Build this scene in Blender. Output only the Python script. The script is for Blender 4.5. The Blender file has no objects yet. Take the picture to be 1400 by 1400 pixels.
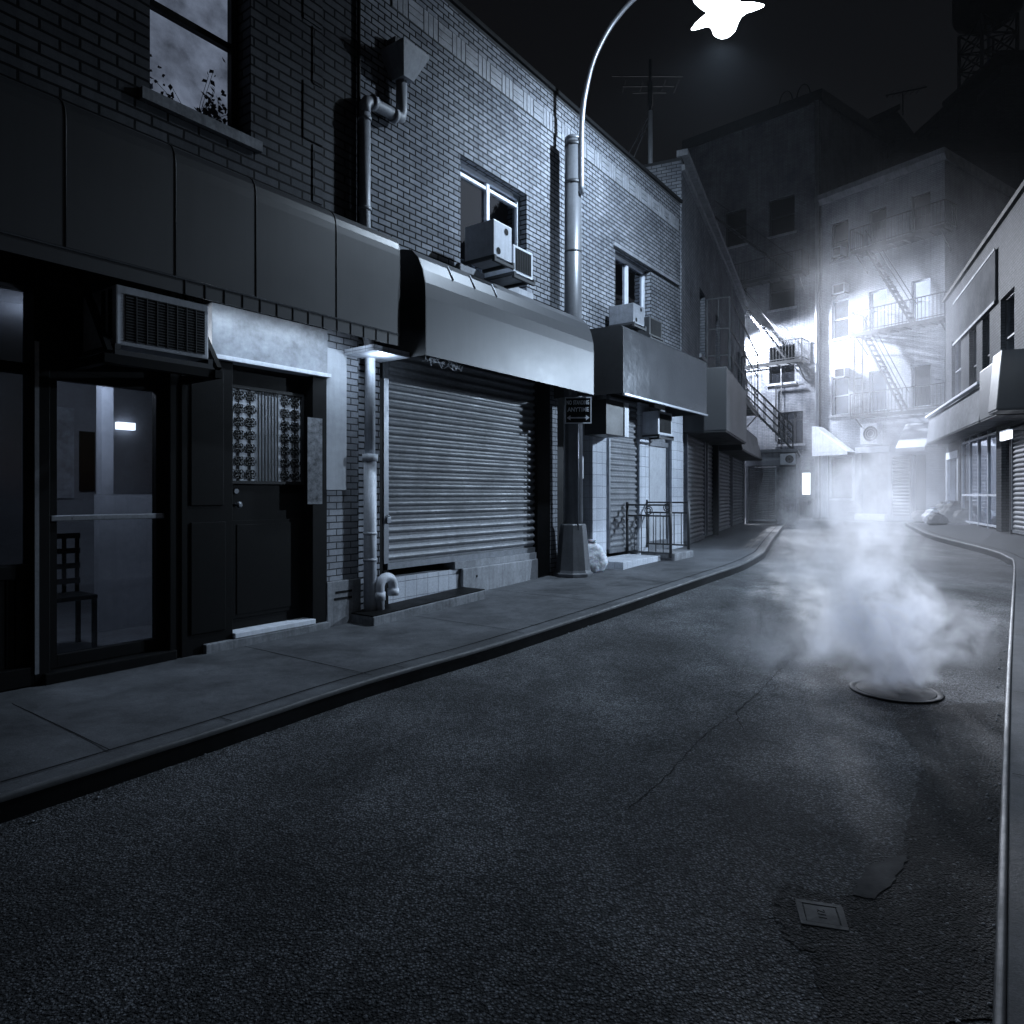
import bpy, bmesh, math, random
from mathutils import Vector, Matrix
R = random.Random(11)
SC = bpy.context.scene
COL = SC.collection
CAMH, FPX, CXP, HYP = 1.45, 940.0, 700.0, 676.0

# ------------------------------------------------------------------ terrain profile
_G = [(-99, 0.0), (3, 0.0), (5, .025), (7.5, .10), (11, .22), (16, .29), (32, .44), (99, .60)]
def g0(x, y):
    s = .55 * x + .835 * y
    for (a, za), (b, zb) in zip(_G, _G[1:]):
        if s <= b:
            return za + (zb - za) * (s - a) / (b - a)
    return .6

# ------------------------------------------------------------------ frames: s along a wall, t out of it, z up
class Frame:
    def __init__(f, o, e):
        f.o = Vector((o[0], o[1], 0)); f.e = Vector((e[0], e[1], 0)).normalized()
        f.n = Vector((f.e.y, -f.e.x, 0))
    def p(f, s, t, z):
        return f.o + f.e * s + f.n * t + Vector((0, 0, z))
    def px(f, x, y, t=0.0):          # where a sight line of the survey photo meets this wall
        d = Vector(((x - CXP) / FPX, 1, 0)); v = (HYP - y) / FPX
        k = (f.o + f.n * t).dot(f.n) / d.dot(f.n)
        P = d * k
        return (P - f.o).dot(f.e), CAMH + k * v
    def S(f, x, t=0.0):
        return f.px(x, 0, t)[0]
    def g(f, s, t=0.0):
        q = f.p(s, t, 0); return g0(q.x, q.y)
_e = Vector((.729, 1, 0)).normalized(); _n = Vector((_e.y, -_e.x, 0))
FA = Frame(-_n * 5.95, _e)
FB = Frame((3.75, 15.2), (.455, 1))
FC = Frame((8.97, 35.7), (1.117, -1))
FD = Frame((14.03, 31.3), (.68, -1))
FE = Frame((16.4, 26.0), (-.433, -1))
FG = Frame((9.35, 27.5), (1.23, -.55))
FH = Frame((19.2, 34.5), (1, .0))
FW = Frame((0, 0), (1, 0))
def ground_px(x, y, dz=0.0):
    u = (x - CXP) / FPX; v = (y - HYP) / FPX; z = 0
    for _ in range(30):
        Y = (CAMH - z) / v; z = g0(u * Y, Y) + dz
    return Vector((u * Y, Y, z))

# ------------------------------------------------------------------ mesh builder
class MB:
    def __init__(m, F=FW):
        m.F = F; m.v = []; m.f = []; m.sm = []
    def face(m, pts, smooth=False):
        i = len(m.v); m.v += [Vector(p) for p in pts]; m.f.append(tuple(range(i, i + len(pts)))); m.sm.append(smooth); return m
    def _idx(m, vs, fs, smooth=False):
        i = len(m.v); m.v += [Vector(p) for p in vs]
        for q in fs: m.f.append(tuple(k + i for k in q)); m.sm.append(smooth)
        return m
    def box(m, s0, s1, t0, t1, z0, z1):
        P = m.F.p
        vs = [P(s, t, z) for z in (z0, z1) for t in (t0, t1) for s in (s0, s1)]
        return m._idx(vs, [(0, 1, 3, 2), (4, 6, 7, 5), (0, 4, 5, 1), (2, 3, 7, 6), (0, 2, 6, 4), (1, 5, 7, 3)])
    def prism(m, prof, s0, s1, caps=True, smooth=False, closed=True):    # profile (t,z) run along s
        n = len(prof); vs = [m.F.p(s, t, z) for s in (s0, s1) for t, z in prof]
        fs = [(i, (i + 1) % n, n + (i + 1) % n, n + i) for i in range(n if closed else n - 1)]
        m._idx(vs, fs, smooth)
        if caps and closed:
            m.face(vs[:n]); m.face(vs[n:])
        return m
    def slab(m, poly, t0, t1):           # outline (s,z) given a thickness in t
        n = len(poly); vs = [m.F.p(s, t, z) for t in (t0, t1) for s, z in poly]
        m._idx(vs, [(i, (i + 1) % n, n + (i + 1) % n, n + i) for i in range(n)] + [tuple(range(n)), tuple(range(n, 2 * n))])
        return m
    def tube(m, pts, r, n=8, smooth=True, caps=True):
        pts = [Vector(p) for p in pts]; rs = r if isinstance(r, (list, tuple)) else [r] * len(pts)
        vs = []; up = None
        for i, p in enumerate(pts):
            d = (pts[min(i + 1, len(pts) - 1)] - pts[max(i - 1, 0)])
            d = d.normalized() if d.length > 1e-9 else Vector((0, 0, 1))
            if up is None:
                up = Vector((0, 0, 1)) if abs(d.z) < .9 else Vector((m.F.e.x, m.F.e.y, 0))
            a = d.cross(up)
            if a.length < 1e-4: a = d.orthogonal()
            a.normalize(); b = a.cross(d).normalized(); up = b
            for k in range(n):
                w = 2 * math.pi * (k + .5) / n
                vs.append(p + (a * math.cos(w) + b * math.sin(w)) * rs[i])
        fs = [(i * n + k, i * n + (k + 1) % n, (i + 1) * n + (k + 1) % n, (i + 1) * n + k) for i in range(len(pts) - 1) for k in range(n)]
        m._idx(vs, fs, smooth)
        if caps:
            m.face(vs[:n][::-1]); m.face(vs[-n:])
        return m
    def bar(m, a, b, w=.03, h=None):
        r = w * .7071
        return m.tube([a, b], r, 4, smooth=False)
    def lathe(m, c, prof, n=24, smooth=True):
        c = Vector(c); vs = []
        for r, z in prof:
            for k in range(n):
                w = 2 * math.pi * (k + .5) / n
                vs.append(c + Vector((r * math.cos(w), r * math.sin(w), z)))
        fs = [(i * n + k, i * n + (k + 1) % n, (i + 1) * n + (k + 1) % n, (i + 1) * n + k) for i in range(len(prof) - 1) for k in range(n)]
        m._idx(vs, fs, smooth)
        m.face(vs[:n][::-1]); m.face(vs[-n:]); return m
    def wall(m, s0, s1, z0, z1, t, holes, depth=.25):     # a wall face with openings and their reveals
        P = m.F.p
        hs = [h for h in holes]
        ss = sorted({s0, s1, *[a for h in hs for a in h[:2]]}); zs = sorted({z0, z1, *[a for h in hs for a in h[2:4]]})
        ss = [a for a in ss if s0 <= a <= s1]; zs = [a for a in zs if z0 <= a <= z1]
        for a, b in zip(ss, ss[1:]):
            for c, d in zip(zs, zs[1:]):
                if any(h[0] - 1e-6 <= a and b <= h[1] + 1e-6 and h[2] - 1e-6 <= c and d <= h[3] + 1e-6 for h in hs): continue
                m.face([P(a, t, c), P(b, t, c), P(b, t, d), P(a, t, d)])
        for h in hs:
            a, b, c, d = h[:4]; q = t - (h[4] if len(h) > 4 else depth)
            for (s_a, z_a), (s_b, z_b) in (((a, c), (b, c)), ((b, c), (b, d)), ((b, d), (a, d)), ((a, d), (a, c))):
                m.face([P(s_a, t, z_a), P(s_b, t, z_b), P(s_b, q, z_b), P(s_a, q, z_a)])
        return m
    def build(m, name, mat, parent=None, loc=None, bevel=0, merge=True):
        base = ROOT.get(parent.name) if parent is not None else None
        off = base if base is not None else (Vector(loc) if loc is not None else Vector((0, 0, 0)))
        me = bpy.data.meshes.new(name)
        me.from_pydata([tuple(p - off) for p in m.v], [], m.f)
        me.polygons.foreach_set('use_smooth', m.sm)
        bm = bmesh.new(); bm.from_mesh(me)
        if merge: bmesh.ops.remove_doubles(bm, verts=bm.verts, dist=1e-5)
        bmesh.ops.recalc_face_normals(bm, faces=bm.faces)
        if bevel:
            es = [e for e in bm.edges if len(e.link_faces) == 2 and e.calc_face_angle(0) > .6]
            bmesh.ops.bevel(bm, geom=es, offset=bevel, segments=2, affect='EDGES', profile=.6, clamp_overlap=True)
        uv = bm.loops.layers.uv.new('UVMap'); e, n, o = m.F.e, m.F.n, m.F.o
        for f in bm.faces:
            an, ae, az = abs(f.normal.dot(n)), abs(f.normal.dot(e)), abs(f.normal.z)
            for l in f.loops:
                w = l.vert.co + off - o
                s, t, z = w.dot(e), w.dot(n), w.z
                l[uv].uv = (s, z) if an >= max(ae, az) else ((t, z) if ae >= az else (s, t))
        bm.to_mesh(me); bm.free()
        ob = bpy.data.objects.new(name, me); COL.objects.link(ob)
        if mat is not None: me.materials.append(mat)
        if parent is not None:
            ob.parent = parent; ROOT[ob.name] = off
        else:
            ob.location = off; ROOT[ob.name] = off
        return ob
ROOT = {}
def tag(o, label, cat, group=None, kind=None):
    o['label'] = label; o['category'] = cat
    if group: o['group'] = group
    if kind: o['kind'] = kind
    return o
def thing(name, label, cat, loc, group=None):
    o = bpy.data.objects.new(name, None); COL.objects.link(o); o.location = loc; o.empty_display_size = .2
    ROOT[o.name] = Vector(loc); return tag(o, label, cat, group)
def struct(o):
    o['kind'] = 'structure'; return o

# ------------------------------------------------------------------ materials
def _nt(name):
    m = bpy.data.materials.new(name); m.use_nodes = True; nt = m.node_tree; nt.nodes.clear()
    out = nt.nodes.new('ShaderNodeOutputMaterial'); return m, nt, out
def N(nt, t, **kw):
    n = nt.nodes.new(t)
    for k, v in kw.items():
        if k in n.inputs.keys() if isinstance(k, str) else False: n.inputs[k].default_value = v
        else: setattr(n, k, v)
    return n
def uvw(nt, scale=(1, 1, 1)):
    tc = nt.nodes.new('ShaderNodeTexCoord'); mp = nt.nodes.new('ShaderNodeMapping'); mp.inputs['Scale'].default_value = scale
    nt.links.new(tc.outputs['UV'], mp.inputs['Vector']); return mp.outputs['Vector']
def objw(nt, scale=(1, 1, 1)):
    tc = nt.nodes.new('ShaderNodeTexCoord'); mp = nt.nodes.new('ShaderNodeMapping'); mp.inputs['Scale'].default_value = scale
    nt.links.new(tc.outputs['Object'], mp.inputs['Vector']); return mp.outputs['Vector']
def noise(nt, vec, sc, det=4, rough=.6):
    n = nt.nodes.new('ShaderNodeTexNoise'); n.inputs['Scale'].default_value = sc; n.inputs['Detail'].default_value = det; n.inputs['Roughness'].default_value = rough
    nt.links.new(vec, n.inputs['Vector']); return n.outputs['Fac']
def ramp(nt, fac, lo, hi, a=0.0, b=1.0):
    r = nt.nodes.new('ShaderNodeMapRange'); r.inputs['From Min'].default_value = lo; r.inputs['From Max'].default_value = hi
    r.inputs['To Min'].default_value = a; r.inputs['To Max'].default_value = b
    nt.links.new(fac, r.inputs['Value']); return r.outputs['Result']
def math_(nt, op, a, b):
    n = nt.nodes.new('ShaderNodeMath'); n.operation = op
    for i, q in enumerate((a, b)):
        if isinstance(q, (int, float)): n.inputs[i].default_value = q
        else: nt.links.new(q, n.inputs[i])
    return n.outputs[0]
def mixc(nt, fac, a, b, mode='MIX'):
    n = nt.nodes.new('ShaderNodeMix'); n.data_type = 'RGBA'; n.blend_type = mode
    if isinstance(fac, (int, float)): n.inputs['Factor'].default_value = fac
    else: nt.links.new(fac, n.inputs['Factor'])
    for key, q in ((6, a), (7, b)):
        if isinstance(q, tuple): n.inputs[key].default_value = (*q[:3], 1)
        else: nt.links.new(q, n.inputs[key])
    return n.outputs[2]
def grey(v): return (v * .93, v * .98, v * 1.08)
def bump(nt, h, strength, dist=.01, prev=None):
    b = nt.nodes.new('ShaderNodeBump'); b.inputs['Strength'].default_value = strength; b.inputs['Distance'].default_value = dist
    nt.links.new(h, b.inputs['Height'])
    if prev is not None: nt.links.new(prev, b.inputs['Normal'])
    return b.outputs['Normal']
def pm(name, v, rough=.6, metal=0.0, var=.35, sc=2.5, bmp=.15, bsc=70, streak=0.0, dist=.004, spec=.5, rv=.11):
    m, nt, out = _nt(name); p = nt.nodes.new('ShaderNodeBsdfPrincipled'); L = nt.links.new
    vec = uvw(nt); n1 = noise(nt, vec, sc, 6, .65); n2 = noise(nt, vec, sc * 9, 4, .6)
    f = ramp(nt, math_(nt, 'ADD', math_(nt, 'MULTIPLY', n1, .7), math_(nt, 'MULTIPLY', n2, .3)), .33, .68)
    c = mixc(nt, f, grey(v * (1 - var)), grey(v * (1 + var * .5)))
    if streak:
        sv = uvw(nt, (9, .5, 1)); st = ramp(nt, noise(nt, sv, 1.6, 5, .7), .45, .7)
        c = mixc(nt, math_(nt, 'MULTIPLY', st, streak), c, grey(v * .3))
    L(c, p.inputs['Base Color'])
    L(ramp(nt, f, 0, 1, min(1, rough + rv), max(.05, rough - rv)), p.inputs['Roughness'])
    p.inputs['Metallic'].default_value = metal; p.inputs['Specular IOR Level'].default_value = spec
    if bmp: L(bump(nt, noise(nt, vec, bsc, 3, .6), bmp, dist), p.inputs['Normal'])
    L(p.outputs[0], out.inputs[0]); return m
def brickm(name, a, b, mortar, bw=.26, bh=.091, ms=.009, rough=.65, dirt=.4, off=.5):
    m, nt, out = _nt(name); p = nt.nodes.new('ShaderNodeBsdfPrincipled'); L = nt.links.new
    vec = uvw(nt)
    wob = nt.nodes.new('ShaderNodeVectorMath'); wob.operation = 'MULTIPLY_ADD'
    nz = nt.nodes.new('ShaderNodeTexNoise'); nz.inputs['Scale'].default_value = 7; L(vec, nz.inputs['Vector'])
    L(nz.outputs['Color'], wob.inputs[0]); wob.inputs[1].default_value = (.012, .007, 0); L(vec, wob.inputs[2])
    br = nt.nodes.new('ShaderNodeTexBrick'); L(wob.outputs[0], br.inputs['Vector']); br.offset = off
    br.inputs['Scale'].default_value = 1; br.inputs['Brick Width'].default_value = bw; br.inputs['Row Height'].default_value = bh
    br.inputs['Mortar Size'].default_value = ms; br.inputs['Mortar Smooth'].default_value = .25; br.inputs['Bias'].default_value = 0
    br.inputs['Color1'].default_value = (*grey(a), 1); br.inputs['Color2'].default_value = (*grey(b), 1); br.inputs['Mortar'].default_value = (*grey(mortar), 1)
    d1 = ramp(nt, noise(nt, vec, .9, 6, .65), .38, .66); d2 = ramp(nt, noise(nt, uvw(nt, (5, .35, 1)), 1.5, 5, .65), .42, .7)
    c = mixc(nt, math_(nt, 'MULTIPLY', d1, dirt), br.outputs['Color'], (0.35, .36, .4), 'MULTIPLY')
    c = mixc(nt, math_(nt, 'MULTIPLY', d2, dirt * .8), c, (0.4, .41, .45), 'MULTIPLY')
    sp = ramp(nt, noise(nt, vec, 38, 3, .7), .3, .75); c = mixc(nt, .35, c, mixc(nt, sp, (.5, .5, .5), (1.3, 1.3, 1.3)), 'MULTIPLY')
    L(c, p.inputs['Base Color']); p.inputs['Roughness'].default_value = rough; p.inputs['Specular IOR Level'].default_value = .07
    h = math_(nt, 'SUBTRACT', math_(nt, 'MULTIPLY', noise(nt, vec, 60, 3, .6), .25), math_(nt, 'MULTIPLY', br.outputs['Fac'], 1.0))
    L(bump(nt, h, .8, .008), p.inputs['Normal']); L(p.outputs[0], out.inputs[0]); return m
def glassm(name, tint=.75, refl=1.0, rough=.02):
    m, nt, out = _nt(name); L = nt.links.new
    tr = nt.nodes.new('ShaderNodeBsdfTransparent'); tr.inputs[0].default_value = (*grey(tint), 1)
    gl = nt.nodes.new('ShaderNodeBsdfGlossy'); gl.inputs['Roughness'].default_value = rough; gl.inputs['Color'].default_value = (*grey(.85), 1)
    fr = nt.nodes.new('ShaderNodeFresnel'); fr.inputs['IOR'].default_value = 1.5
    dv = noise(nt, uvw(nt), 2.2, 4); L(bump(nt, dv, .05, .02), gl.inputs['Normal'])
    mx = nt.nodes.new('ShaderNodeMixShader'); geo = nt.nodes.new('ShaderNodeNewGeometry'); L(math_(nt, 'MULTIPLY', math_(nt, 'MINIMUM', math_(nt, 'MULTIPLY', fr.outputs[0], 1.6 * refl), 1), math_(nt, 'SUBTRACT', 1.0, geo.outputs['Backfacing'])), mx.inputs[0])
    L(tr.outputs[0], mx.inputs[1]); L(gl.outputs[0], mx.inputs[2]); L(mx.outputs[0], out.inputs[0]); return m
def emitm(name, col, st, nsc=0, lo=.5):
    m, nt, out = _nt(name); L = nt.links.new
    em = nt.nodes.new('ShaderNodeEmission'); em.inputs['Strength'].default_value = st; em.inputs['Color'].default_value = (*col, 1)
    if nsc:
        f = ramp(nt, noise(nt, uvw(nt), nsc, 6, .6), .3, .7, lo, 1)
        L(mixc(nt, f, (0, 0, 0), col), em.inputs['Color'])
    L(em.outputs[0], out.inputs[0]); return m
def asphaltm(name, base, dark=0.0):
    m, nt, out = _nt(name); p = nt.nodes.new('ShaderNodeBsdfPrincipled'); L = nt.links.new
    vec = objw(nt)
    vo = nt.nodes.new('ShaderNodeTexVoronoi'); vo.inputs['Scale'].default_value = 86; vo.inputs['Randomness'].default_value = 1; L(vec, vo.inputs['Vector'])
    vo2 = nt.nodes.new('ShaderNodeTexVoronoi'); vo2.inputs['Scale'].default_value = 200; L(vec, vo2.inputs['Vector'])
    sepc = nt.nodes.new('ShaderNodeSeparateColor'); L(vo.outputs['Color'], sepc.inputs[0])
    stone = math_(nt, 'MULTIPLY', math_(nt, 'MULTIPLY', ramp(nt, sepc.outputs[0], .0, 1.0, .12, 2.6), ramp(nt, vo.outputs['Distance'], .1, .62, 1.35, .12)), ramp(nt, vo2.outputs['Distance'], .1, .7, 1.25, .6))
    glint = ramp(nt, sepc.outputs[1], .95, .985, 0, 1)
    big = ramp(nt, noise(nt, vec, .55, 7, .62), .36, .66, .35, 1.4)
    mid = ramp(nt, noise(nt, vec, 3.1, 6, .65), .3, .7, .7, 1.25)
    lv_ = objw(nt, (1.1, .16, 1)); lv_.node.inputs['Rotation'].default_value = (0, 0, math.radians(36)); lane = ramp(nt, noise(nt, lv_, 1.3, 6, .6), .38, .64, .72, 1.2)
    k = math_(nt, 'MULTIPLY', math_(nt, 'MULTIPLY', stone, big), math_(nt, 'MULTIPLY', mid, lane))
    col = mixc(nt, ramp(nt, k, 0, 2.2), grey(base * .12), grey(base * 2.4))
    col = mixc(nt, math_(nt, 'MULTIPLY', glint, .5), col, grey(.2))  # sparse pale stones painted in as glints
    L(col, p.inputs['Base Color'])
    L(ramp(nt, math_(nt, 'MULTIPLY', math_(nt, 'MULTIPLY', big, mid), lane), .4, 1.5, .85, .55), p.inputs['Roughness'])
    p.inputs['Specular IOR Level'].default_value = .28
    h = math_(nt, 'ADD', math_(nt, 'MULTIPLY', vo.outputs['Distance'], -1.0), math_(nt, 'MULTIPLY', vo2.outputs['Distance'], -.4))
    b1 = bump(nt, h, 1.0, .010); b2 = bump(nt, noise(nt, vec, 6, 5, .6), .5, .03, b1)
    L(b2, p.inputs['Normal']); L(p.outputs[0], out.inputs[0]); return m
def concretem(name, v):
    m, nt, out = _nt(name); p = nt.nodes.new('ShaderNodeBsdfPrincipled'); L = nt.links.new
    vec = objw(nt)
    n1 = ramp(nt, noise(nt, vec, 1.3, 8, .68), .36, .66); n2 = ramp(nt, noise(nt, vec, 9, 5, .7), .3, .72); sp = ramp(nt, noise(nt, vec, 140, 2, .5), .35, .7)
    c = mixc(nt, n1, grey(v * .5), grey(v * 1.2)); c = mixc(nt, .45, c, mixc(nt, n2, (.45, .45, .45), (1.25, 1.25, 1.25)), 'MULTIPLY')
    c = mixc(nt, .4, c, mixc(nt, sp, (.45, .45, .45), (1.4, 1.4, 1.4)), 'MULTIPLY')
    gum = nt.nodes.new('ShaderNodeTexVoronoi'); gum.inputs['Scale'].default_value = 2.3; L(vec, gum.inputs['Vector'])
    c = mixc(nt, ramp(nt, gum.outputs['Distance'], .07, .05, 0, .65), c, grey(v * .25))
    L(c, p.inputs['Base Color']); L(ramp(nt, n1, 0, 1, .6, .85), p.inputs['Roughness']); p.inputs['Specular IOR Level'].default_value = .2
    L(bump(nt, noise(nt, vec, 90, 4, .65), .35, .004, bump(nt, n2, .3, .006)), p.inputs['Normal']); L(p.outputs[0], out.inputs[0]); return m

M = {}
M['brick_l'] = brickm('grey_brick_old', .10, .07, .012, .28, .092, .012, dirt=.5)
M['brick'] = brickm('pale_glazed_brick', .30, .20, .016, .205, .073, .0105, dirt=.6, rough=.8)
M['brick_pier'] = brickm('pier_brick', .34, .26, .06, .2, .072, .007)
M['brick_b'] = brickm('grimy_brick', .26, .20, .07, .22, .075, .009, dirt=.7)
M['brick_white'] = brickm('painted_brick', .50, .43, .22, .22, .075, .007, dirt=.45, rough=.6)
M['brick_c'] = brickm('grey_painted_brick', .24, .19, .10, .22, .075, .007, dirt=.7)
M['brick_dark'] = brickm('dark_brick', .06, .045, .02, .22, .075, .009)
M['brick_e'] = brickm('sooty_pale_brick', .085, .06, .02, .22, .075, .009)
M['frieze'] = pm('frieze_brick', .26, .4, var=.5, sc=6, bmp=.2)
M['mortar'] = pm('dark_mortar', .035, .9)
M['coping'] = pm('dark_coping', .012, .7, spec=.2)
M['stone'] = pm('grey_stone', .26, .7, var=.45, sc=3, streak=.5, bmp=.3, bsc=40)
M['concrete_old'] = pm('stained_concrete', .20, .8, var=.6, sc=3.5, streak=.7, bmp=.4, bsc=30)
M['awn_vinyl'] = pm('dusty_vinyl', .042, .42, var=.12, sc=1.0, bmp=.03, bsc=6, streak=.15, rv=.04)
M['awn_metal'] = pm('brushed_sheet_metal', .055, .42, .25, var=.1, sc=.9, bmp=.04, bsc=2.2, streak=.12, dist=.02, rv=.03)
M['awn_metal2'] = pm('dented_sheet_metal', .10, .2, .6, var=.1, sc=1.2, bmp=.3, bsc=2.6, streak=.1, dist=.03, rv=.04)
M['board_dk'] = pm('grey_sign_board', .07, .85, var=.25, sc=1, spec=.1)
M['board_md'] = pm('pale_grey_sign', .17, .75, var=.3, sc=1, spec=.2)
M['awn_dark'] = pm('dark_sheet', .03, .5, .2)
M['shutter'] = pm('galvanised_slats', .20, .52, .12, var=.4, sc=2.2, streak=.5, bmp=.08, bsc=40)
M['steel'] = pm('worn_steel', .30, .38, .7, var=.4, sc=5, streak=.3)
M['kerb_steel'] = pm('rusty_kerb_steel', .06, .6, .1, var=.5, sc=4)
M['steel_dk'] = pm('dark_steel', .05, .5, .5, var=.4)
M['black'] = pm('black_paint', .004, .55, var=.4, sc=3, bmp=.1, spec=.1)
M['blackw'] = pm('black_wood', .004, .55, var=.5, sc=5, bmp=.2, streak=.3, spec=.1)
M['white_pipe'] = pm('white_painted_pipe', .58, .45, var=.3, sc=4, streak=.45)
M['grey_pipe'] = pm('zinc_pipe', .34, .5, .1, var=.35, streak=.3)
M['white_pl'] = pm('white_plastic', .55, .4, var=.25, sc=5, streak=.25)
M['white_p'] = pm('white_paint', .68, .5, var=.2, sc=3, streak=.3)
M['panel'] = pm('pale_board', .40, .6, var=.25, sc=1.5, streak=.2)
M['trans'] = pm('cloudy_board', .34, .35, var=.65, sc=1.6, bmp=.1, streak=.15)
M['tile'] = brickm('white_tile', .62, .55, .30, .20, .20, .004, rough=.25, dirt=.35, off=0)
M['pole'] = pm('painted_lamp_post', .13, .38, .25, var=.3, sc=3, streak=.3)
M['glass'] = glassm('shop_glass', .62)
M['glassdk'] = glassm('dark_window_glass', .35, 1.2)
M['interior'] = pm('room_plaster', .22, .9, var=.2)
M['floor_in'] = pm('room_floor', .10, .6)
M['grille'] = pm('black_iron', .01, .45, .3)
M['bag'] = None
M['paper'] = pm('torn_paper', .22, .8, var=.9, sc=14, bmp=.4, bsc=30)
M['dark_in'] = pm('unlit_interior', .008, .9)
M['roof'] = pm('tar_roof', .03, .9)
M['asphalt'] = asphaltm('asphalt', .12)
M['patch'] = asphaltm('asphalt_patch', .035)
M['patch2'] = pm('smooth_tar_patch', .028, .85, var=.5, sc=4, bmp=.5, bsc=90, spec=.2)
M['walk'] = concretem('sidewalk_concrete', .095)
M['kerbc'] = concretem('kerb_concrete', .10)
M['iron'] = pm('cast_iron', .03, .7, .1, var=.4, sc=6, spec=.3)
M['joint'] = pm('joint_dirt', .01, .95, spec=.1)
M['lamp'] = emitm('lamp_glow', (.86, .93, 1.0), 30)
M['lit'] = emitm('lit_window', (.84, .90, 1.0), 3.0, 2.0, .6)
M['litdim'] = emitm('dim_curtain', (.60, .65, .74), .80, 2.6, .22)
M['tube'] = emitm('tube_glow', (.85, .92, 1.0), 5)
M['plant'] = pm('leaf', .03, .7)
def bagmat():
    m, nt, out = _nt('clear_plastic'); L = nt.links.new
    p = nt.nodes.new('ShaderNodeBsdfPrincipled'); p.inputs['Base Color'].default_value = (*grey(.55), 1); p.inputs['Roughness'].default_value = .25
    p.inputs['Subsurface Weight'].default_value = .15
    v = objw(nt); L(bump(nt, noise(nt, v, 14, 6, .7), .9, .03), p.inputs['Normal'])
    L(mixc(nt, ramp(nt, noise(nt, v, 9, 5, .7), .36, .6), grey(.45), grey(.82)), p.inputs['Base Color'])
    L(p.outputs[0], out.inputs[0]); return m
M['bag'] = bagmat()
def bagdk():
    m, nt, out = _nt('black_plastic_bag'); L = nt.links.new
    p = nt.nodes.new('ShaderNodeBsdfPrincipled'); p.inputs['Base Color'].default_value = (*grey(.02), 1); p.inputs['Roughness'].default_value = .5
    v = objw(nt); L(bump(nt, noise(nt, v, 11, 6, .7), .9, .04), p.inputs['Normal']); L(p.outputs[0], out.inputs[0]); return m
M['bagdk'] = bagdk()

# ------------------------------------------------------------------ setting: ground, road, sidewalks, kerbs
ROADZ = -.13
def smooth_line(pts, n=8):
    out = []
    P = [pts[0]] + pts + [pts[-1]]
    for i in range(1, len(P) - 2):
        a, b, c, d = (Vector(q) for q in P[i - 1:i + 3])
        for k in range(n):
            t = k / n
            out.append(.5 * ((2 * b) + (c - a) * t + (2 * a - 5 * b + 4 * c - d) * t * t + (3 * b - a - 3 * c + d) * t ** 3))
    out.append(Vector(pts[-1])); return out
lk = [FA.p(-4, 2.0, 0), FA.p(-1.5, 2.01, 0), FA.p(.8, 2.02, 0)] + [ground_px(x, y) for x, y in ((250, 1011), (500, 930.7), (720, 867), (927, 799.5), (1005.7, 773.6), (1040, 757), (1048, 748.4), (1057.6, 734), (1071, 717.5))]
lk = [Vector((p.x, p.y, 0)) for p in lk]
LK = smooth_line(lk)
rk = [-_e * 6 - _n * .03, _n * -.03, _e * 6 - _n * .03] + [ground_px(x, y) for x, y in ((1387, 773), (1378, 761), (1349, 750), (1274, 731), (1249, 720), (1238, 714))]
rk = [Vector((p.x, p.y, 0)) for p in rk]
RK = smooth_line(rk)
def side_walk_z(x, y): return g0(x, y)
# road: one sheet reaching past everything
def grid_sheet(name, mat, x0, x1, y0, y1, st, zf):
    vs = []; fs = []; nx = int((x1 - x0) / st) + 1; ny = int((y1 - y0) / st) + 1
    for j in range(ny):
        for i in range(nx):
            x, y = x0 + i * st, y0 + j * st; vs.append(Vector((x, y, zf(x, y))))
    for j in range(ny - 1):
        for i in range(nx - 1): fs.append((j * nx + i, j * nx + i + 1, (j + 1) * nx + i + 1, (j + 1) * nx + i))
    m = MB(); m._idx(vs, fs, True); return struct(m.build(name, mat, merge=False))
grid_sheet('road', M['asphalt'], -12, 28, -8, 48, .5, lambda x, y: g0(x, y) + ROADZ)
mb = MB(); mb._idx([(-400, -400, -.6), (400, -400, -.6), (400, 600, -.6), (-400, 600, -.6)], [(0, 1, 2, 3)]); struct(mb.build('ground', M['roof']))
def normal_at(L, i, side):
    d = L[min(i + 5, len(L) - 1)] - L[max(i - 5, 0)]; d.normalize(); return Vector((d.y, -d.x, 0)) * side
def kerb(L, side, name):      # side: +1 road on the right of the line
    ring = []
    prof = [(0.012, -.40), (0.010, -.02), (0.0, -.004), (-.02, .0), (-.15, .004), (-.15, -.40)]
    vs = []
    for i, q in enumerate(L):
        nn = normal_at(L, i, side)
        for o, z in prof:
            r = q + nn * o; vs.append(Vector((r.x, r.y, g0(q.x, q.y) + z)))
    k = len(prof); fs = [(i * k + j, i * k + j + 1, (i + 1) * k + j + 1, (i + 1) * k + j) for i in range(len(L) - 1) for j in range(k - 1)]
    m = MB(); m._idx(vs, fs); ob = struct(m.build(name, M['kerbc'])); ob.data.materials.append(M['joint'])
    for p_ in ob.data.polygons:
        if abs(p_.normal.z) < .5: p_.material_index = 1  # upright faces reuse the near-black joint colour, darker than the top
    prof = [(0.0135, -.028), (.0145, -.008), (0.007, .002), (-.005, .005), (-.016, .0055), (-.018, -.01)]
    vs = []
    for i, q in enumerate(L):
        nn = normal_at(L, i, side)
        for o, z in prof:
            r = q + nn * o; vs.append(Vector((r.x, r.y, g0(q.x, q.y) + z)))
    k = len(prof); fs = [(i * k + j, i * k + j + 1, (i + 1) * k + j + 1, (i + 1) * k + j) for i in range(len(L) - 1) for j in range(k - 1)]
    m = MB(); m._idx(vs, fs, True); m.build('steel_edge', M['kerb_steel'], ob); return ob
kerb(LK, 1, 'kerb'); kerb(RK, -1, 'kerb')
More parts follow.
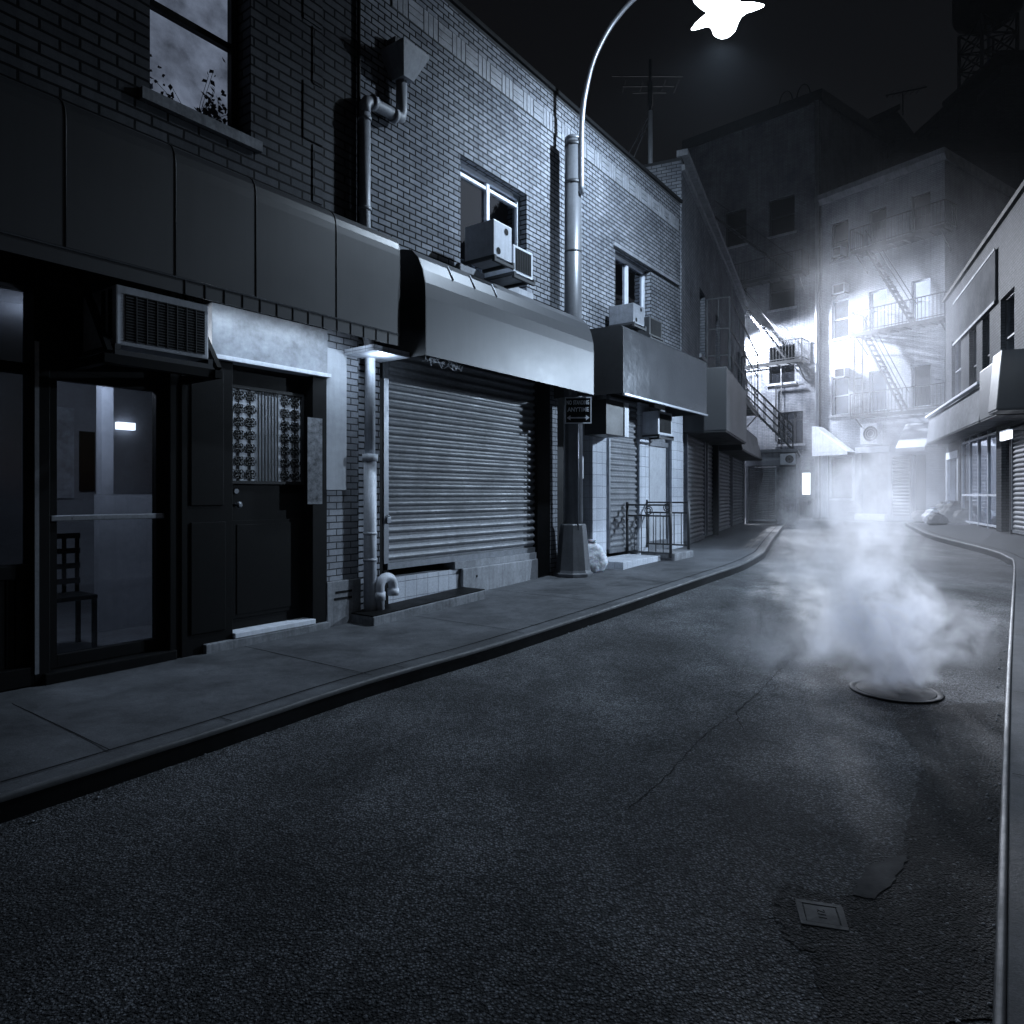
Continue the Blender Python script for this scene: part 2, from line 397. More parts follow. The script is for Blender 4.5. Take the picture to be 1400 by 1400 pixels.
def walk(L, side, width, name, rise):
    vs = []; nw = 10
    for i, q in enumerate(L):
        nn = normal_at(L, i, -side)
        w = width(i, q) if callable(width) else width
        for j in range(nw + 1):
            d = .165 + (w - .165) * j / nw
            r = q + nn * d; vs.append(Vector((r.x, r.y, g0(q.x, q.y) + (.002 if j else -.003) + rise(q) * (d / 3.0))))
    k = nw + 1; fs = [(i * k + j, i * k + j + 1, (i + 1) * k + j + 1, (i + 1) * k + j) for i in range(len(L) - 1) for j in range(nw)]
    m = MB(); m._idx(vs, fs, True); return struct(m.build(name, M['walk'], merge=False))
walk(LK, 1, lambda i, q: 2.6 if q.y < 14 else 5.0, 'sidewalk', lambda q: .012)
walk(RK, -1, lambda i, q: 3.2 if q.y < 11 else 6.0, 'sidewalk', lambda q: .02 if q.y < 11 else min(.17, .02 + (q.y - 11) * .05))
# joints cut in the left sidewalk
mb = MB(FA)
for s in (-1.6, -.1, 1.45 + .35, 3.75, 5.7, 7.6, 9.4, 11.2):
    pts = [FA.p(s + .004 * R.uniform(-.5, .5), 1.84 - j * 1.84 / 12, 0) for j in range(13)]
    for a, b in zip(pts, pts[1:]):
        za, zb = g0(a.x, a.y) + .0085, g0(b.x, b.y) + .0085
        w = FA.e * .0042
        mb.face([(a.x - w.x, a.y - w.y, za), (a.x + w.x, a.y + w.y, za), (b.x + w.x, b.y + w.y, zb), (b.x - w.x, b.y - w.y, zb)])
struct(mb.build('sidewalk_joints', M['joint']))
mb = MB()
for L, sd in ((LK, 1), (RK, -1)):
    for a, b, i in zip(L, L[1:], range(len(L))):
        na, nb = normal_at(L, i, -sd), normal_at(L, i + 1, -sd)
        q = [(a, na, .152), (a, na, .172), (b, nb, .172), (b, nb, .152)]
        mb.face([(p.x + n.x * o, p.y + n.y * o, g0(p.x, p.y) + .0095) for p, n, o in q])
    acc = 0
    for i in range(len(L) - 1):
        acc += (L[i + 1] - L[i]).length
        if acc > 1.5:
            acc = 0; p = L[i]; n = normal_at(L, i, -sd); d = Vector((-n.y, n.x, 0)) * .004
            mb.face([(p.x + n.x * o + d.x * k, p.y + n.y * o + d.y * k, g0(p.x, p.y) + .0085) for o, k in ((.03, -1), (.03, 1), (.15, 1), (.15, -1))])
struct(mb.build('kerb_joints', M['joint'], merge=False))
# crack along the road and patches
def ribbon(m, pts, w, dz):
    for a, b in zip(pts, pts[1:]):
        d = (b - a); d.z = 0
        if d.length < 1e-6: continue
        nn = Vector((d.y, -d.x, 0)).normalized() * w * R.uniform(.5, 1.3)
        za, zb = g0(a.x, a.y) + ROADZ + dz, g0(b.x, b.y) + ROADZ + dz
        m.face([(a.x - nn.x, a.y - nn.y, za), (a.x + nn.x, a.y + nn.y, za), (b.x + nn.x, b.y + nn.y, zb), (b.x - nn.x, b.y - nn.y, zb)])
def jag(pts, st, amp):
    out = []
    for a, b in zip(pts, pts[1:]):
        n = max(2, int((b - a).length / st))
        for k in range(n):
            q = a.lerp(b, k / n); out.append(q + Vector((R.uniform(-amp, amp), R.uniform(-amp, amp), 0)))
    out.append(pts[-1]); return out
mb = MB()
ck = [ground_px(x, y, ROADZ) for x, y in ((1118, 868), (1095, 892), (1070, 912), (1040, 945), (1005, 975), (965, 1003), (935, 1035), (905, 1068), (860, 1105), (800, 1150), (760, 1210), (600, 1330))]
ribbon(mb, jag(ck[:9], .035, .007), .0022, .004)
for i in (4,):
    q = ck[i]; ribbon(mb, jag([q, q + Vector((R.uniform(-.3, .3), -.35, 0))], .03, .012), .0025, .0045)
struct(mb.build('road_crack', M['joint']))
def patch(name, pix, mat, dz, fine=.05, amp=.02):
    P = [ground_px(x, y, ROADZ) for x, y in pix]; P = jag(P + [P[0]], fine, amp)[:-1]
    m = MB(); m.face([(q.x, q.y, g0(q.x, q.y) + ROADZ + dz) for q in P]); return struct(m.build(name, mat, merge=False))
patch('road_patch', [(1130, 1400), (1110, 1320), (1140, 1235), (1235, 1165), (1262, 1040), (1220, 985), (1290, 965), (1376, 960), (1376, 1400)], M['patch'], .004)
patch('road_patch', [(1165, 1225), (1185, 1185), (1243, 1170), (1225, 1205), (1195, 1232)], M['patch2'], .008, .03, .008)
# debris in the gutters
mb = MB()
for k in range(260):
    i = R.randrange(4, len(RK) - 12) if k % 3 else R.randrange(10, len(LK) - 14)
    L, sd = (RK, -1) if k % 3 else (LK, 1)
    q = L[i].lerp(L[i + 1], R.random()); o = q + normal_at(L, i, sd) * (.02 + abs(R.gauss(0, .05)))
    z = g0(o.x, o.y) + ROADZ; r = R.uniform(.003, .011)
    mb.lathe((o.x, o.y, z + .002), [(r * .6, 0), (r, r * .5), (r * .4, r)], 5, False)
tag(mb.build('gutter_gravel', M['stone'], merge=False), 'loose gravel and grit lying along the kerbs', 'gravel', kind='stuff')

# ------------------------------------------------------------------ helpers for building parts
def window(F, bld, s0, s1, z0, z1, t=-.2, fm='steel_dk', glass='glassdk', sashes=1, rail=.5, fw=.05, sill=True, back='dark_in', sillm='stone', lit=None, ext=0.0):
    m = MB(F); 
    m.box(s0, s0 + fw, t - .03, t + .04, z0, z1); m.box(s1 - fw, s1, t - .03, t + .04, z0, z1)
    m.box(s0 + fw, s1 - fw, t - .03, t + .04, z0, z0 + fw); m.box(s0 + fw, s1 - fw, t - .03, t + .04, z1 - fw, z1)
    w = (s1 - s0) / sashes
    for k in range(1, sashes):
        m.box(s0 + k * w - fw * .6, s0 + k * w + fw * .6, t - .03, t + .045, z0 + fw, z1 - fw)
    if rail:
        zr = z0 + (z1 - z0) * rail
        for k in range(sashes):
            a = s0 + k * w + (fw if k == 0 else fw * .6); b = s0 + (k + 1) * w - (fw if k == sashes - 1 else fw * .6)
            m.box(a, b, t - .03, t + .035, zr - fw * .4, zr + fw * .4)
    fr = m.build('window', M[fm], bld)
    MB(F).box(s0 + fw * .5, s1 - fw * .5, t - .012, t - .004, z0 + fw * .5, z1 - fw * .5).build('pane', M[glass], fr)
    MB(F).box(s0 + .01 - ext, s1 - .01 + ext, t - .22, t - .18, z0 - ext, z1 + ext).build('blind', M[lit or back], fr)
    if sill:
        MB(F).box(s0 - .09, s1 + .09, .003, .06, z0 - .1, z0 + .0).build('sill', M[sillm], fr)
    return fr
def shutter(F, bld, s0, s1, z0, z1, t, pitch=.106, guides=.05, mat='shutter', lock=False, amp=.022):
    prof = []; n = max(1, int(round((z1 - z0) / pitch))); h = (z1 - z0) / n
    for k in range(n):
        b = z0 + k * h
        for f, a in ((0, 0), (.06, -.006), (.24, -.006), (.32, .004), (.45, amp * .8), (.62, amp), (.80, amp * .85), (.95, .004)):
            prof.append((t + a, b + f * h))
    prof.append((t, z1))
    sh = MB(F).prism(prof, s0 + guides, s1 - guides, closed=False, caps=False).build('shutter', M[mat], bld)
    MB(F).box(s0, s0 + guides, t - .04, t + .05, z0, z1).build('guide', M['steel'], sh); MB(F).box(s1 - guides, s1, t - .04, t + .05, z0, z1).build('guide', M['steel'], sh)
    MB(F).box(s0 + guides, s1 - guides, t - .015, t + .035, z0 - .075, z0 - .001).build('bottom_bar', M['steel'], sh)
    return sh
def arcpts(F, s, t, z, r, a0, a1, n, axis='tz'):
    out = []
    for k in range(n + 1):
        a = math.radians(a0 + (a1 - a0) * k / n)
        out.append(F.p(s, t + r * math.cos(a), z + r * math.sin(a)) if axis == 'tz' else F.p(s + r * math.cos(a), t, z + r * math.sin(a)))
    return out
def ac_unit(F, label, s0, s1, t0, t1, z0, z1, mat='white_pl', front='louvre', bracket=True, group='air conditioners', sides=True):
    b = F.p((s0 + s1) / 2, t0, z0); T = thing('air_conditioner', label, 'air conditioner', b, group)
    MB(F).box(s0, s1, t0, t1, z0, z1).build('casing', M[mat], T, bevel=.012)
    w, h = s1 - s0, z1 - z0
    if front == 'louvre':
        a, c = s0 + .09 * w, s1 - .05 * w; lo, hi = z0 + .08 * h, z1 - .14 * h
        gr = MB(F).box(a, c, t1 + .001, t1 + .006, lo, hi).build('grille', M['black'], T)
        m = MB(F); n = 16
        for k in range(n + 1):
            z = lo + (hi - lo) * k / n; m.box(a, c, t1 + .0065, t1 + .012, z - .003, z + .003)
        for k in range(1, 8):
            s = a + (c - a) * k / 8; m.box(s - .003, s + .003, t1 + .0125, t1 + .018, lo, hi)
        m.build('louvre', M['steel_dk'], gr)
    elif front == 'frame':
        a, c, lo, hi = s0 + .1 * w, s1 - .1 * w, z0 + .1 * h, z1 - .1 * h
        gr = MB(F).box(a, c, t1 + .001, t1 + .006, lo, hi).build('grille', M['black'], T)
        m = MB(F)
        for k in range(9):
            s = a + (c - a) * (k + .5) / 9; m.box(s - .003, s + .003, t1 + .0065, t1 + .011, lo, hi)
        m.build('louvre', M['steel_dk'], gr)
    elif front == 'holes':
        for fs, fz in ((.68, .80), (.25, .17)):
            c = F.p(s0 + fs * w, t1 + .002, z0 + fz * h); m = MB(F); r = .06 * h + .016
            pts = [F.p(s0 + fs * w + r * math.cos(a * math.pi / 10), t1 + .004, z0 + fz * h + r * math.sin(a * math.pi / 10)) for a in range(20)]
            m.face(pts); m.build('port', M['black'], T)
    elif front == 'fan':
        c0, z_ = s0 + .62 * w, (z0 + z1) / 2; r = .36 * h
        m = MB(F); m.face([F.p(c0 + r * math.cos(a * math.pi / 12), t1 + .003, z_ + r * math.sin(a * math.pi / 12)) for a in range(24)]); gr = m.build('fan_opening', M['black'], T)
        m = MB(F)
        for q in (.4, .7, 1): m.tube([F.p(c0 + r * q * math.cos(a * math.pi / 12), t1 + .01, z_ + r * q * math.sin(a * math.pi / 12)) for a in range(25)], .008, 4)
        m.build('fan_guard', M['steel'], gr)
    if sides:
        for j in range(2):
            m = MB(F)
            for k in range(4):
                ta = t1 - .05 - j * .11 - .07; zz = z0 + h * (.12 + .21 * k)
                m.box(s0 - .004, s0 - .0005, ta, ta + .06, zz, zz + .09 * h / .45)
            m.build('side_vent', M['black'], T)
    if bracket:
        m = MB(F)
        m.box(s0 - .02, s0 + .02, t0, t1 + .03, z0 - .04, z0 - .001); m.box(s1 - .02, s1 + .02, t0, t1 + .03, z0 - .04, z0 - .001)
        m.box(s0 - .02, s1 + .02, t1 - .01, t1 + .03, z0 - .08, z0 - .042)
        m.build('bracket', M['steel_dk'], T)
    return T

# ------------------------------------------------------------------ LEFT: brick building with the black shop front
s_j = FA.S(489)                      # the joint between the two houses
TOPL, TOPR = 8.35, 7.84
w1 = (FA.S(205), FA.S(343)); w1z = (FA.px(205, 127)[1], 6.75)
b1 = thing('brick_building', 'old grey brick house with black shop front under the long dark awning', 'building', FA.p(2, 0, 0))
m = MB(FA); sf0, sf1 = -2.6, FA.S(443)
m.wall(-5, s_j, -.2, TOPL, 0, [(w1[0], w1[1], w1z[0], w1z[1], .28), (sf0, sf1, -.2, 3.35, .3)])
m.box(-5, s_j, -9, -8.8, -.2, TOPL)
m.face([FA.p(-5, 0, -.2), FA.p(-5, -8.8, -.2), FA.p(-5, -8.8, TOPL), FA.p(-5, 0, TOPL)])
m.build('wall', M['brick_l'], b1)
MB(FA).box(-5, s_j, -9, .06, TOPL + .003, TOPL + .25).build('roof', M['coping'], b1)
# toothed brick quoin near the joint
m = MB(FA); z = 3.9; k = 0; qa, qb, qc = FA.S(414), FA.S(427), FA.S(440)
while z < TOPL - .2:
    h = .62
    m.box(qb if k % 2 else qa, qc, .001, .012, z + .012, z + h - .012); z += h; k += 1
m.build('quoin', M['brick_l'], b1)
fr = window(FA, b1, w1[0], w1[1], w1z[0], w1z[1], t=-.25, fm='blackw', glass='glass', rail=.5, fw=.075, back='litdim', sillm='concrete_old', ext=.35)
# potted plants behind that window
for cx0, sp_, hh, tall, lab in ((.04, .05, .10, .5, 'dark trailing plant at the left edge of the upper left window pane'), (.62, .16, .12, 0, 'dark bushy plant low in the upper left window pane')):
    m = MB(FA); W_ = w1[1] - w1[0]
    for k in range(1100):
        s = w1[0] + W_ * min(.95, max(.02, R.gauss(cx0, sp_)))
        z = w1z[0] + .03 + (R.uniform(0, tall) if tall and R.random() < .6 else abs(R.gauss(0, hh)) * (1.25 + math.sin(9 * (s - w1[0]))))
        t = -.33 - R.random() * .07; a = R.uniform(0, 6.28); l = R.uniform(.025, .075); w_ = l * .3
        if k % 6 == 0: m.tube([FA.p(w1[0] + W_ * cx0, -.36, w1z[0] + .03), FA.p((s + w1[0] + W_ * cx0) / 2, -.36, (z + w1z[0]) / 2 + .04), FA.p(s, t, z)], .003, 3)
        d = Vector((math.cos(a), math.sin(a))); q = Vector((-d.y, d.x)) * w_
        m.face([FA.p(s, t, z), FA.p(s + d.x * l * .4 + q.x, t + .01, z + d.y * l * .4 + q.y), FA.p(s + d.x * l, t, z + d.y * l), FA.p(s + d.x * l * .4 - q.x, t - .01, z + d.y * l * .4 - q.y)])
    tag(m.build('house_plant', M['plant'], loc=FA.p(w1[0] + W_ * cx0, -.36, w1z[0] + .03), merge=False), lab, 'plant', 'plants in the upper left window')
# shop front parts
def bx(name, mat, F, *a, parent=None, bevel=0): return MB(F).box(*a).build(name, M[mat], parent, bevel=bevel)
sA = FA.S(38, -.1); sB = FA.S(60, -.1); sC = FA.S(222, -.1); sD = FA.S(236, -.1); sE = FA.S(306, -.1); sF = FA.S(415, -.1)
ztop = 3.35
m = MB(FA)
m.box(sA, sB, -.2, .02, 0, ztop); m.box(sC, sD, -.2, .03, 0, ztop); m.box(sf0, sA, -.2, .0, 3.0, ztop); m.box(sf0, sA, -.2, .02, .02, .16); m.box(sf0, sA, -.2, -.02, .82, .92)
m.box(sf0, sA, -.14, -.05, 2.36, 2.44)
m.box(sB, sC, -.2, .0, 2.56, ztop); m.box(sf0, sB, -.2, .0, -.1, .02)
sfm = m.build('shop_front', M['black'], b1, bevel=.006)
m = MB(FA)
k = sf0
while k < sA - .06: m.box(k, k + .045, -.12, -.04, .16, .82); k += .06
m.box(sf0, sA, -.15, -.12, .16, .82)
m.build('slat_panel', M['blackw'], b1)
MB(FA).box(sf0, sA, -.11, -.1, .92, 3.0).build('shop_window', M['glassdk'], b1)
MB(FA).box(sA + .002, sA + .03, .021, .03, .1, 2.6).build('post_edge', M['steel'], b1)
# glass door
dz0, dz1 = .10, FA.px(62, 505, -.1)[1]
m = MB(FA); fw = .075
m.box(sB, sB + fw, -.13, -.06, dz0, dz1); m.box(sC - fw, sC, -.13, -.06, dz0, dz1); m.box(sB + fw, sC - fw, -.13, -.06, dz1 - fw, dz1); m.box(sB + fw, sC - fw, -.13, -.06, dz0, dz0 + .1)
gd = m.build('glass_door', M['black'], b1, bevel=.005)
MB(FA).box(sB + fw - .01, sC - fw + .01, -.1, -.092, dz0 + .09, dz1 - fw + .01).build('pane', M['glass'], gd)
zb = FA.px(140, 707, -.06)[1]; MB(FA).box(sB + .02, sC - .02, -.055, -.02, zb - .022, zb + .022).build('push_bar', M['steel'], gd, bevel=.008)
MB(FA).box(sB - .05, sC + .05, -.2, .06, -.02, .095).build('threshold', M['black'], b1, bevel=.01)
MB(FA).box(sB, sC, -.13, -.06, dz1 + .003, 2.56).build('transom', M['black'], b1)
# black panelled pier and door
m = MB(FA); m.box(sD, sE, -.2, .05, 0, 2.72); m.box(sF, sf1, -.2, .05, .0, 2.72)
m.box(sD + .08, sE - .08, .0505, .065, .2, 1.2); m.box(sD + .08, sE - .1, .0505, .065, 1.35, 2.6)
m.build('door_surround', M['blackw'], b1, bevel=.006)
dt = -.08; q0, q1 = sE + .01, sF - .01; d2z0 = .16; d2z1 = 2.70
m = MB(FA); m.box(q0, q1, dt - .05, dt, d2z0, d2z1)
m.box(q0 + .06, q1 - .06, dt + .0005, dt + .015, d2z0 + .1, 1.20); m.box(q0 + .1, q1 - .1, dt + .0155, dt + .022, d2z0 + .14, 1.16)
dr = m.build('door', M['black'], b1, bevel=.005)
gs0, gz1 = FA.px(316, 530, dt); gs1, _ = FA.px(410, 540, dt); gz0 = FA.px(316, 657, dt)[1]
MB(FA).box(gs0, gs1, dt + .001, dt + .006, gz0, gz1).build('door_window', M['white_pl'], dr)
m = MB(FA); W = gs1 - gs0; H = gz1 - gz0
for k in range(7):
    s = gs0 + W * (.36 + .28 * k / 6); m.box(s - .006, s + .006, dt + .012, dt + .022, gz0, gz1)
for side in (0, 1):
    a = gs0 + (0 if side == 0 else W * .66); w = W * .34
    for j in range(2):
        cx = a + w * (.27 + .46 * j); m.box(cx - .005, cx + .005, dt + .010, dt + .018, gz0, gz1)
        for i in range(7):
            cz = gz0 + H * (i + .5) / 7; r = H / 7 * .30
            for ang in (45, 135, 225, 315):
                ca, sa = math.cos(math.radians(ang)), math.sin(math.radians(ang)); e0 = (cx + ca * r * .95, cz + sa * r * .95)
                m.tube([FA.p(e0[0] + r * .42 * math.cos(b * math.pi / 4), dt + .018, e0[1] + r * .42 * math.sin(b * math.pi / 4)) for b in range(9)], .0075, 4)
            m.tube([FA.p(cx + r * .5 * math.cos(b * math.pi / 4), dt + .018, cz + r * .5 * math.sin(b * math.pi / 4)) for b in range(9)], .007, 4)
            for sg in (-1, 1):
                m.box(cx + (sg * r * 1.5 if sg > 0 else -r * 1.5), cx + (sg * r * 1.5 if sg > 0 else -r * 1.5) + .006, dt + .012, dt + .018, cz - r * .5, cz + r * .5)
for (a, b_, c, d) in ((gs0 - .03, gs0, gz0 - .03, gz1 + .03), (gs1, gs1 + .03, gz0 - .03, gz1 + .03), (gs0, gs1, gz0 - .03, gz0), (gs0, gs1, gz1, gz1 + .03)): m.box(a, b_, dt + .001, dt + .03, c, d)
m.build('grille', M['grille'], dr)
ks, kz = FA.px(322, 690, dt); m = MB(FA)
m.lathe((0, 0, 0), [(.02, 0)], 3) if False else None
m.tube([FA.p(ks, dt, kz), FA.p(ks, dt + .05, kz)], .016, 10); m.tube([FA.p(ks, dt + .05, kz), FA.p(ks, dt + .065, kz), FA.p(ks, dt + .09, kz)], [.02, .034, .018], 12); MB(FA).tube([FA.p(ks, dt, kz + .13), FA.p(ks, dt + .02, kz + .13)], .024, 12).build('lock', M['steel'], dr)
m.build('handle', M['steel'], dr)
MB(FA).box(q0 - .01, q1 + .02, -.16, .09, .105, .155).build('threshold', M['white_p'], b1, bevel=.006)
MB(FA).box(sD + .2, sf1, -.2, .10, -.1, .10).build('doorstep', M['concrete_old'], b1, bevel=.01)
# torn posters and the pale board over the door
ps0, ps1 = FA.S(421, .06), FA.S(441, .06)
MB(FA).box(ps0, ps1, .0505, .056, 1.35, 2.25).build('poster', M['paper'], b1)
tz0 = 2.73; MB(FA).box(sD + .28, sf1, -.1, .06, tz0, 3.2).build('transom_board', M['trans'], b1, bevel=.004)
MB(FA).box(sD + .28, sf1 + .01, -.05, .11, tz0 - .045, tz0 - .003).build('lintel', M['white_p'], b1, bevel=.006)
# brick pier with a white panel, concrete foot
m = MB(FA); pr0, pr1 = sf1 + .005, FA.S(490, .03)
m.box(pr0, pr1, .002, .03, .52, 3.6); m.build('brick_pier', M['brick_pier'], b1)
MB(FA).box(pr0 - .01, pr1 + .01, .002, .06, -.1, .515).build('pier_foot', M['concrete_old'], b1, bevel=.008)
m = MB(FA); m.box(pr0 + .08, pr1 - .12, .0605, .064, .31, .335); m.box(pr0 + .1, pr1 - .12, .0605, .064, .38, .405); m.build('crack_mark', M['joint'], b1)
a, zt = FA.px(446, 500, .05); b_, _ = FA.px(474, 500, .05); zl = FA.px(446, 670, .05)[1]
tag(MB(FA).box(a, b_, .031, .05, zl, zt + .2).build('wall_panel', M['panel'], loc=FA.p(a, .03, zl), bevel=.004), 'blank pale upright board on the narrow brick pier by the black door', 'board')
T = thing('strip_light', 'slim strip light fixed under the dark awning above the black door', 'light', FA.p(4.2, .46, 3.2))
MB(FA).box(3.3, 4.95, .38, .54, 3.235, 3.29).build('housing', M['steel'], T); MB(FA).tube([FA.p(3.35, .46, 3.21), FA.p(4.9, .46, 3.21)], .016, 8).build('tube', M['tube'], T)
# the room behind the glass door
m = MB(FA)
r0, r1 = sf0, 5.1
m.face([FA.p(r0, -4.2, 0), FA.p(r1, -4.2, 0), FA.p(r1, -4.2, 3.1), FA.p(r0, -4.2, 3.1)]); m.face([FA.p(r0, -.22, 0), FA.p(r0, -4.2, 0), FA.p(r0, -4.2, 3.1), FA.p(r0, -.22, 3.1)])
m.face([FA.p(r1, -.22, 0), FA.p(r1, -4.2, 0), FA.p(r1, -4.2, 3.1), FA.p(r1, -.22, 3.1)]); m.face([FA.p(r0, -.22, 3.1), FA.p(r1, -.22, 3.1), FA.p(r1, -4.2, 3.1), FA.p(r0, -4.2, 3.1)])
m.build('room_wall', M['interior'], b1)
MB(FA).face([FA.p(r0, -.22, .06), FA.p(r1, -.22, .06), FA.p(r1, -4.2, .06), FA.p(r0, -4.2, .06)]).build('room_floor', M['floor_in'], b1)
MB(FA).box(FA.S(136, -1.5), FA.S(222, -1.5) + .3, -1.62, -1.5, .062, 1.45).build('partition', M['panel'], b1)
MB(FA).box(FA.S(136, -1.55), FA.S(152, -1.55), -1.62, -1.5, 1.453, 3.09).build('post', M['panel'], b1)
MB(FA).box(FA.S(112, -4.1), FA.S(132, -4.1), -4.19, -4.15, 1.5, 2.3).build('notice_board', M['blackw'], b1)
MB(FA).box(FA.S(70, -4.1), FA.S(104, -4.1), -4.19, -4.16, 1.4, 2.6).build('curtain', M['trans'], b1)
tag(MB(FA).box(FA.S(166, -4), FA.S(190, -4), -4.18, -4.1, 2.36, 2.46).build('reflection_bar', M['tube'], loc=FA.p(FA.S(175, -4), -4.1, 2.1)), 'short glowing bar imitating the reflection of a lit shop opposite', 'light')  # glowing bar added in place of a shop reflection in the glass
CS = FA.S(88, -1.0) - .2
T = thing('wooden_chair', 'dark wooden chair with slatted back inside the glass shop door', 'chair', FA.p(CS + .2, -1.0, .06))
m = MB(FA); m.box(CS, CS + .4, -1.2, -.8, .5, .54); m.build('seat', M['blackw'], T, bevel=.01)
for ss in (CS + .02, CS + .36):
    for tt in (-1.18, -.84): MB(FA).box(ss, ss + .035, tt, tt + .035, .061, .5).build('leg', M['blackw'], T)
m = MB(FA)
for ss in (CS + .02, CS + .13, CS + .25, CS + .36): m.box(ss, ss + .03, -1.19, -1.165, .541, 1.08)
for zz in (.62, .76, .9, 1.04): m.box(CS + .02, CS + .39, -1.16, -1.145, zz, zz + .05)
m.build('backrest', M['blackw'], T)

# ------------------------------------------------------------------ RIGHT HALF: pale brick building
ENDA = FA.S(931)
b2 = thing('brick_building', 'two storey pale glazed brick building with roller shutters and frieze', 'building', FA.p(9, 0, 0))
w2 = (FA.S(629.5), FA.S(720), 4.5, 5.98, .22); w3 = (FA.S(841), FA.S(890), 4.5, 6.0, .22)
h1 = (FA.S(519), FA.S(750), -.2, 3.3, .3); h2 = (FA.S(757), FA.S(929), -.2, 3.4, .25)
m = MB(FA); m.wall(s_j + .012, ENDA, -.2, TOPR, 0, [w2, w3, h1, h2]); m.box(s_j + .012, ENDA, -9, -8.8, -.2, TOPR)
m.build('wall', M['brick'], b2)
MB(FA).box(s_j + .012, ENDA, -9, .0, TOPR + .003, TOPR + .05).build('roof', M['roof'], b2)
m = MB(FA); m.box(s_j + .012, ENDA, -.3, .045, TOPR + .055, TOPR + .12); m.build('coping', M['coping'], b2, bevel=.01)
# frieze of stacked bricks
fz0 = 7.215; m = MB(FA); m.box(s_j + .5, ENDA - .1, .001, .006, fz0, fz0 + .30); m.build('frieze_bed', M['mortar'], b2)
m = MB(FA); s = s_j + .52; k = 0
while s < ENDA - .4:
    for j in range(3):
        if k % 2 == 0: m.box(s + .088 * j, s + .088 * j + .077, .0065, .016 + R.uniform(0, .004), fz0 + .012, fz0 + .288)
        else: m.box(s, s + .256, .0065, .016 + R.uniform(0, .004), fz0 + .012 + j * .093, fz0 + .012 + j * .093 + .083)
    s += .27; k += 1
m.build('frieze', M['frieze'], b2, bevel=.003)
window(FA, b2, *w2[:4], t=-.18, fm='white_p', sashes=2, rail=.9, fw=.055, sillm='stone')
window(FA, b2, *w3[:4], t=-.18, fm='white_p', sashes=2, rail=0, fw=.05, sillm='stone')
MB(FA).box(w3[0] - .1, ENDA - .2, .002, .05, 6.02, 6.09).build('ledge', M['stone'], b2, bevel=.008)
# main shutter
sh0, sh1 = FA.S(521, -.06), FA.S(749, -.06); shz = FA.px(530, 772, -.06)[1]
sh = shutter(FA, b2, sh0, sh1, shz + .02, 3.2, -.06, guides=.075, amp=.03)
gg = lambda s: FA.g(s)
pk, pz = FA.px(531, 707, .0); m = MB(FA)
m.tube(arcpts(FA, pk, 0, pz, .022, 0, 180, 8, 'sz'), .006, 6); m.box(pk - .03, pk + .03, -.012, .014, pz - .07, pz); m.build('padlock', M['steel'], sh, bevel=.004)
m = MB(FA); m.box(sh0 - .01, sh0 + .07, -.2, -.01, -.1, shz - .06); m.build('jamb', M['blackw'], b2)
MB(FA).box(s_j + .05, sh0 - .012, -.2, -.02, -.1, 3.25).build('jamb', M['black'], b2)
hs = FA.S(632, .02); hb = FA.S(735, .02)
MB(FA).box(sh0 + .075, hs, -.2, -.03, -.1, shz - .16).build('shop_base', M['tile'], b2)
m = MB(FA); m.box(hs + .005, hb, -.2, .03, -.1, .46); m.build('shop_base', M['stone'], b2, bevel=.015)
MB(FA).box(hs - .12, hb, -.2, .0, .463, shz - .058).build('shop_base', M['stone'], b2)
MB(FA).box(hs + .28, hs + .31, .0305, .034, .32, .35).build('bolt_hole', M['joint'], b2)
MB(FA).box(hb, FA.S(752, .0), -.2, .02, -.1, 3.25).build('jamb', M['black'], b2)
MB(FA).box(FA.S(752.5, .03), FA.S(762, .03), -.2, .03, -.05, 3.3).build('brick_pier', M['brick_pier'], b2)
e_a, e_b = FA.S(762.5, .0), FA.S(806, .0)
MB(FA).box(e_a + .0, e_b, -.22, -.18, 0, 3.3).build('doorway', M['black'], b2)
MB(FA).box(e_b + .005, FA.S(829, .06), -.2, .06, .0, 3.25).build('tile_pier', M['tile'], b2, bevel=.004)
c0, c1 = FA.S(831, .0), FA.S(874, .0); zc = FA.px(850, 752, 0)[1]
shutter(FA, b2, c0, c1, .45, 3.25, -.02, guides=.05)
MB(FA).box(FA.S(874.5, .05), FA.S(887, .05), -.2, .05, .1, 3.25).build('tile_pier', M['tile'], b2)
d0, d1 = FA.S(887.5, 0), FA.S(918, 0); m = MB(FA)
dzt = 2.55; m.box(d0, d0 + .07, -.12, -.02, .3, dzt); m.box(d1 - .12, d1, -.12, -.02, .3, dzt); m.box(d0 + .07, d1 - .12, -.12, -.02, dzt - .1, dzt); m.box(d0 + .07, d1 - .12, -.12, -.02, .3, .5)
gd = m.build('glass_door', M['steel'], b2); MB(FA).box(d0 + .06, d1 - .11, -.08, -.07, .45, dzt - .06).build('pane', M['panel'], gd)
MB(FA).box(d0, d1, -.15, -.08, dzt + .003, 3.25).build('door_head', M['concrete_old'], b2)
MB(FA).box(FA.S(918.5, .05), ENDA, -.2, .05, .1, 3.25).build('tile_pier', M['tile'], b2)
m = MB(FA); m.box(e_a - .5, ENDA, -.2, -.21 + .005, 3.26, 3.4); m.build('header', M['black'], b2)
